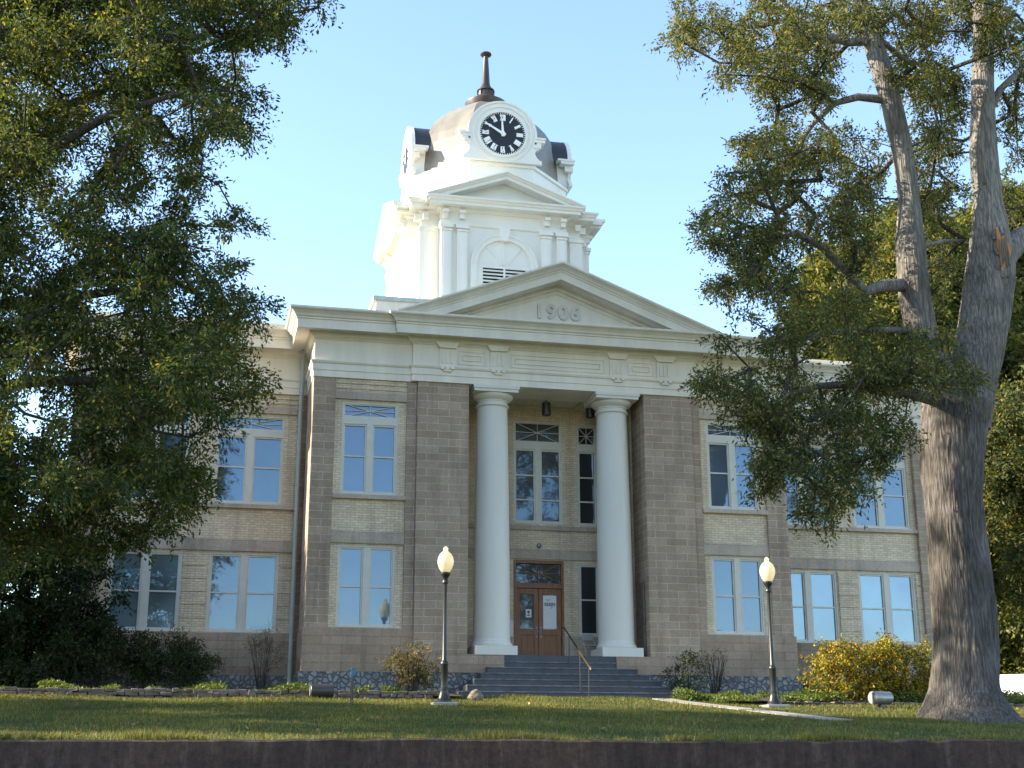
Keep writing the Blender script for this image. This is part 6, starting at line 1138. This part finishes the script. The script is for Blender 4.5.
make_tree((-30.5, -6.2), 19, (4.8, 4.7), 290, 1.0, .16, 'leafL', 'unseen round crowned tree added left of the lawn for its shade', 26, 16, group='unseen trees shading the lawn from the west', tr=.3, cz=.55, name='shade_tree')  # out of view, placed and sized to shade lawn, left oak and trunk
make_tree((-33, -16), 12, (4.6, 4.2), 150, 1.0, .16, 'leafL', 'unseen tree added at the far left end of the retaining wall for its shade', 26, 16, group='unseen trees shading the lawn from the west', tr=.3, cz=.55, name='shade_tree')  # second unseen tree, put in to cast shade over lawn and trunk

def make_shrub(name, loc, size, n, cr, leaf, mat, label, cat='shrub', tw=22, lp=12, group=None, stems=6, sr=.012, aspect=.45, hollow=.2, droop=.05, tstep=5, bark='bark2'):
    x, y = loc; t = empty(name, (x, y, gz(y)), label=label, cat=cat, group=group)
    hx, hy, H = size; cl = ball_clumps((0, 0, H * .52), (hx, hy, H * .44), n, cr, hollow)
    m = MB(); st = []
    for i in range(stems):
        a = RNG.uniform(0, 2 * PI); rr_ = RNG.uniform(.3, .9); p = [(.12 * hx * math.cos(a), .12 * hy * math.sin(a), -.05), (.4 * hx * rr_ * math.cos(a), .4 * hy * rr_ * math.sin(a), H * .35), (.8 * hx * rr_ * math.cos(a + .3), .8 * hy * rr_ * math.sin(a + .3), H * .8)]
        m.tube(p, [sr * 1.6, sr, sr * .5], 5); st += [(*p[1],), (*p[2],)]
    skeleton(st, cl, m, sr * .4, 4); 
    Q, TW = spray(cl, tw, lp, leaf, leaf * aspect, droop=droop, spread=leaf * .5); twig_mesh(m, TW, tstep, .004)
    m.build('stems', M[bark], t); fast_mesh('foliage', Q, 4, M[mat], t); return t
# far woods closing the horizon
cl = []
for (x0, x1, y0, h) in ((-120, -22, 75, 9), (48, 170, 95, 11), (-22, 48, 110, 8)):
    for i in range(int((x1 - x0) * 1.5)):
        x = RNG.uniform(x0, x1); y = y0 + RNG.uniform(-5, 5); cl.append((x, y, gz(y) + RNG.uniform(0, 1) * h * (.8 + .2 * math.sin(x * .3)), RNG.uniform(1.6, 2.6)))
Q, TW = spray(cl, 12, 9, .7, .4, spread=.4); tag(fast_mesh('far_woods', Q, 4, M['leafR']), 'distant line of woods closing the horizon behind the courthouse', 'woods', kind='stuff')
# autumn hedge: several clipped bushes grown together are one hedge
t = empty('autumn_hedge', (8.08, -3.4, gz(-3.4)), label='dense yellow and orange hedge in front of the right wing windows', cat='hedge')
cl = []
for i in range(250):
    u = RNG.uniform(-1, 1, 3); cl.append((u[0] * 1.78, u[1] * .62, .12 + .74 * (u[2] + 1) * (1 + .09 * math.sin(u[0] * 5) + .05 * math.sin(u[0] * 11)), .30 * RNG.uniform(.7, 1.2)))
Q, TW = spray(cl, 60, 13, .085, .04, droop=-.12, spread=.03); m = MB(); twig_mesh(m, TW, 12, .004)
for i in range(16): xx = -1.7 + 3.4 * i / 15; m.tube([(xx, 0, -.05), (xx + RNG.uniform(-.1, .1), RNG.uniform(-.2, .2), .9)], [.02, .01], 5)
m.build('stems', M['bark2'], t); fast_mesh('foliage', Q, 4, M['leafY'], t)
make_shrub('autumn_shrub', (-4.55, -1.75), (.68, .55, 1.42), 34, .32, .075, 'leafS', 'rusty leaved rounded shrub behind the left lamp post', tw=70, lp=11, stems=14)
make_shrub('sparse_shrub', (3.25, -1.5), (.50, .5, 1.3), 26, .30, .08, 'leafE', 'dark green small shrub against the wall right of the stairs', tw=36, lp=10, stems=9)
make_shrub('sparse_shrub', (4.15, -1.3), (.6, .5, 1.5), 26, .32, .06, 'leafS', 'half bare twiggy shrub right of the stairs behind the right lamp', tw=20, lp=5, stems=20, sr=.010)
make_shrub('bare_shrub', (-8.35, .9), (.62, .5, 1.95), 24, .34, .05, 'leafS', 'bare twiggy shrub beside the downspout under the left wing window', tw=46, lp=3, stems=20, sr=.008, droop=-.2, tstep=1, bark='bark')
for i, (x, y, hx, H, lab) in enumerate(((-10.35, .8, .62, 1.62, 'dark evergreen shrub under the left wing pair of windows, rightmost of three'), (-11.5, .8, .7, 1.75, 'dark evergreen shrub under the left wing windows, middle of three'), (-12.7, .6, .75, 1.85, 'dark evergreen shrub nearest the yew, leftmost of three'))):
    make_shrub('evergreen_shrub', (x, y), (hx, .55, H), 46, .38, .085, 'leafE', lab, tw=60, lp=12, group='dark shrubs below the left wing windows', stems=10)
make_shrub('laurel_bush', (-18.3, 2.0), (1.7, 1.0, 3.0), 90, .5, .1, 'leafE', 'dense dark laurel bush at the far left behind the yew', tw=50, lp=12, stems=12, group='laurels left of the building')
make_shrub('laurel_bush', (-21.6, 3.0), (1.9, 1.0, 2.6), 90, .5, .1, 'leafE', 'dense dark laurel bush beyond the left end of the bed', tw=50, lp=12, stems=12, group='laurels left of the building')
# big yew at the left corner
t = empty('yew_tree', (-14.0, .2, gz(.2)), label='broad dark yew tree at the left corner of the left wing', cat='tree')
cl = []
for i in range(260):
    u = RNG.uniform(-1, 1, 3)
    if (u ** 2).sum() > 1.1: continue
    cl.append((u[0] * 2.5 - .75, u[1] * 1.3, 2.2 + u[2] * 2.2, .5 * RNG.uniform(.7, 1.2)))
m = MB(); m.tube([(0, 0, -.2), (0, 0, 1.2), (-.1, 0, 3.0)], [.2, .16, .08], 10); m.build('trunk', M['bark2'], t, smooth=True)
m = MB(); skeleton([(0, 0, 1.0), (0, 0, 2.0), (-.1, 0, 3.0)], cl, m, .012, 5); m.build('branches', M['bark2'], t)
Q, TW = spray(cl, 75, 14, .13, .05, droop=.3); fast_mesh('crown', Q, 4, M['leafD'], t)

# --- grass, ground cover, fallen leaves
def on_path(x, y):
    r = np.zeros(len(x), bool)
    for (a, b), (c, e) in zip(PATH, PATH[1:]):
        t_ = np.clip(((x - a) * (c - a) + (y - b) * (e - b)) / ((c - a) ** 2 + (e - b) ** 2), 0, 1)
        r |= np.hypot(x - (a + t_ * (c - a)), y - (b + t_ * (e - b))) < .42
    return r
gys = np.array([p[0] for p in GP]); gzs = np.array([p[1] for p in GP])
def gza(x, y): return np.interp(y, gys, gzs) + np.where((y > -16) & (y < 3), .025 * np.sin(x * .9 + y * .4) * np.sin(y * .7 + 1), 0)
def make_grass(name, n, x0, x1, y0, y1, h, wd, mat, cond=None):
    x = RNG.uniform(x0, x1, n); y = RNG.uniform(y0, y1, n)
    keep = ~on_path(x, y)
    if cond is not None: keep &= cond(x, y)
    x = x[keep]; y = y[keep]; n = len(x)
    patch = .75 + .35 * np.sin(x * 1.7 + np.sin(y * 1.3) * 2) * np.sin(y * 2.1 + x * .6)
    P = np.stack([x, y, gza(x, y) - .01], 1); hh = h * RNG.uniform(.5, 1.3, n) * patch
    a = RNG.uniform(0, 2 * PI, n); u = np.stack([np.cos(a), np.sin(a), np.zeros(n)], 1) * (wd * RNG.uniform(.7, 1.3, n))[:, None] * .5
    tip = P + np.stack([RNG.normal(size=n) * .35 * hh, RNG.normal(size=n) * .35 * hh, hh], 1)
    V = np.empty((n, 3, 3)); V[:, 0] = P - u; V[:, 1] = P + u; V[:, 2] = tip
    o = fast_mesh(name, V.reshape(-1, 3), 3, M[mat]); tag(o, kind='stuff'); return o
g1 = make_grass('grass', 260000, -24, 17, -15.95, -1.6, .085, .016, 'blade', lambda x, y: (y < -4.55) | ((x > -4.2) & (x < 4.8)) | ((x <= -4.2) & (y < -3.2)))
tag(g1, 'uneven shaded lawn grass between the retaining wall and the courthouse', 'grass')
g3 = make_grass('grass_tufts', 26000, -24, 17, -16.12, -2.0, .17, .018, 'blade', lambda x, y: ((y < -15.75) | (np.sin(x * 2.9 + y) * np.sin(y * 3.7 + x * .8) > .55)) & ((y < -4.55) | ((x > -4.2) & (x < 4.8)) | ((x <= -4.2) & (y < -3.2)))); tag(g3, 'longer pale grass tufts leaning over the top of the retaining wall and scattered in the lawn', 'grass')
g3['label'] = 'longer grass tufts along the retaining wall top and scattered in the lawn'
g4 = make_grass('wall_top_grass', 26000, -18, 10, -16.16, -15.8, .16, .016, 'blade', lambda x, y: np.sin(x * 2.3) + np.sin(x * 5.7 + 1) * .7 + np.sin(x * 13) * .4 > -.2); tag(g4, 'ragged fringe of grass hanging over the top of the retaining wall', 'grass')
g2 = make_grass('verge_grass', 30000, -20, 4, -19, -16.32, .05, .014, 'blade'); tag(g2, 'sparse grass strip at the foot of the retaining wall', 'grass')
def make_cover(name, rects, dens, mat, label, hmax, lg):
    Vs = []
    for (x0, x1, y0, y1) in rects:
        n = int((x1 - x0) * (y1 - y0) * dens); x = RNG.uniform(x0, x1, n); y = RNG.uniform(y0, y1, n)
        k = (np.sin(x * 2.3) + np.sin(x * 5.1 + 1) * .6 + np.sin(y * 4) * .3) > -.35; x = x[k]; y = y[k]; n = len(x)
        z = gza(x, y) + .06 + RNG.uniform(0, 1, n) ** 1.5 * hmax * (.6 + .4 * np.sin(x * 3.1)); P = np.stack([x, y, z], 1)
        Vs.append(leaf_quads(P, unit(RNG.normal(size=(n, 3)) + [0, 0, .5]), lg, lg * .7))
    o = fast_mesh(name, np.concatenate(Vs), 4, M[mat]); tag(o, label, 'ground cover', kind='stuff')
make_cover('ground_cover', [(-22, -4.0, -2.9, -1.7), (3.2, 13, -4.2, -2.2), (2.5, 4.6, -3.2, -2.2)], 1500, 'leafG', 'low bright green ground cover filling the beds along the edging', .26, .07)
n = 420; x = RNG.uniform(-18, 14, n); y = RNG.uniform(-15.5, -2, n); P = np.stack([x, y, gza(x, y) + .05], 1)
o = fast_mesh('fallen_leaves', leaf_quads(P, unit(RNG.normal(size=(n, 3)) * [1, 1, .3]), .10, .05), 4, M['deadleaf']); tag(o, 'scattered brown fallen leaves lying on the lawn grass', 'leaves', kind='stuff')
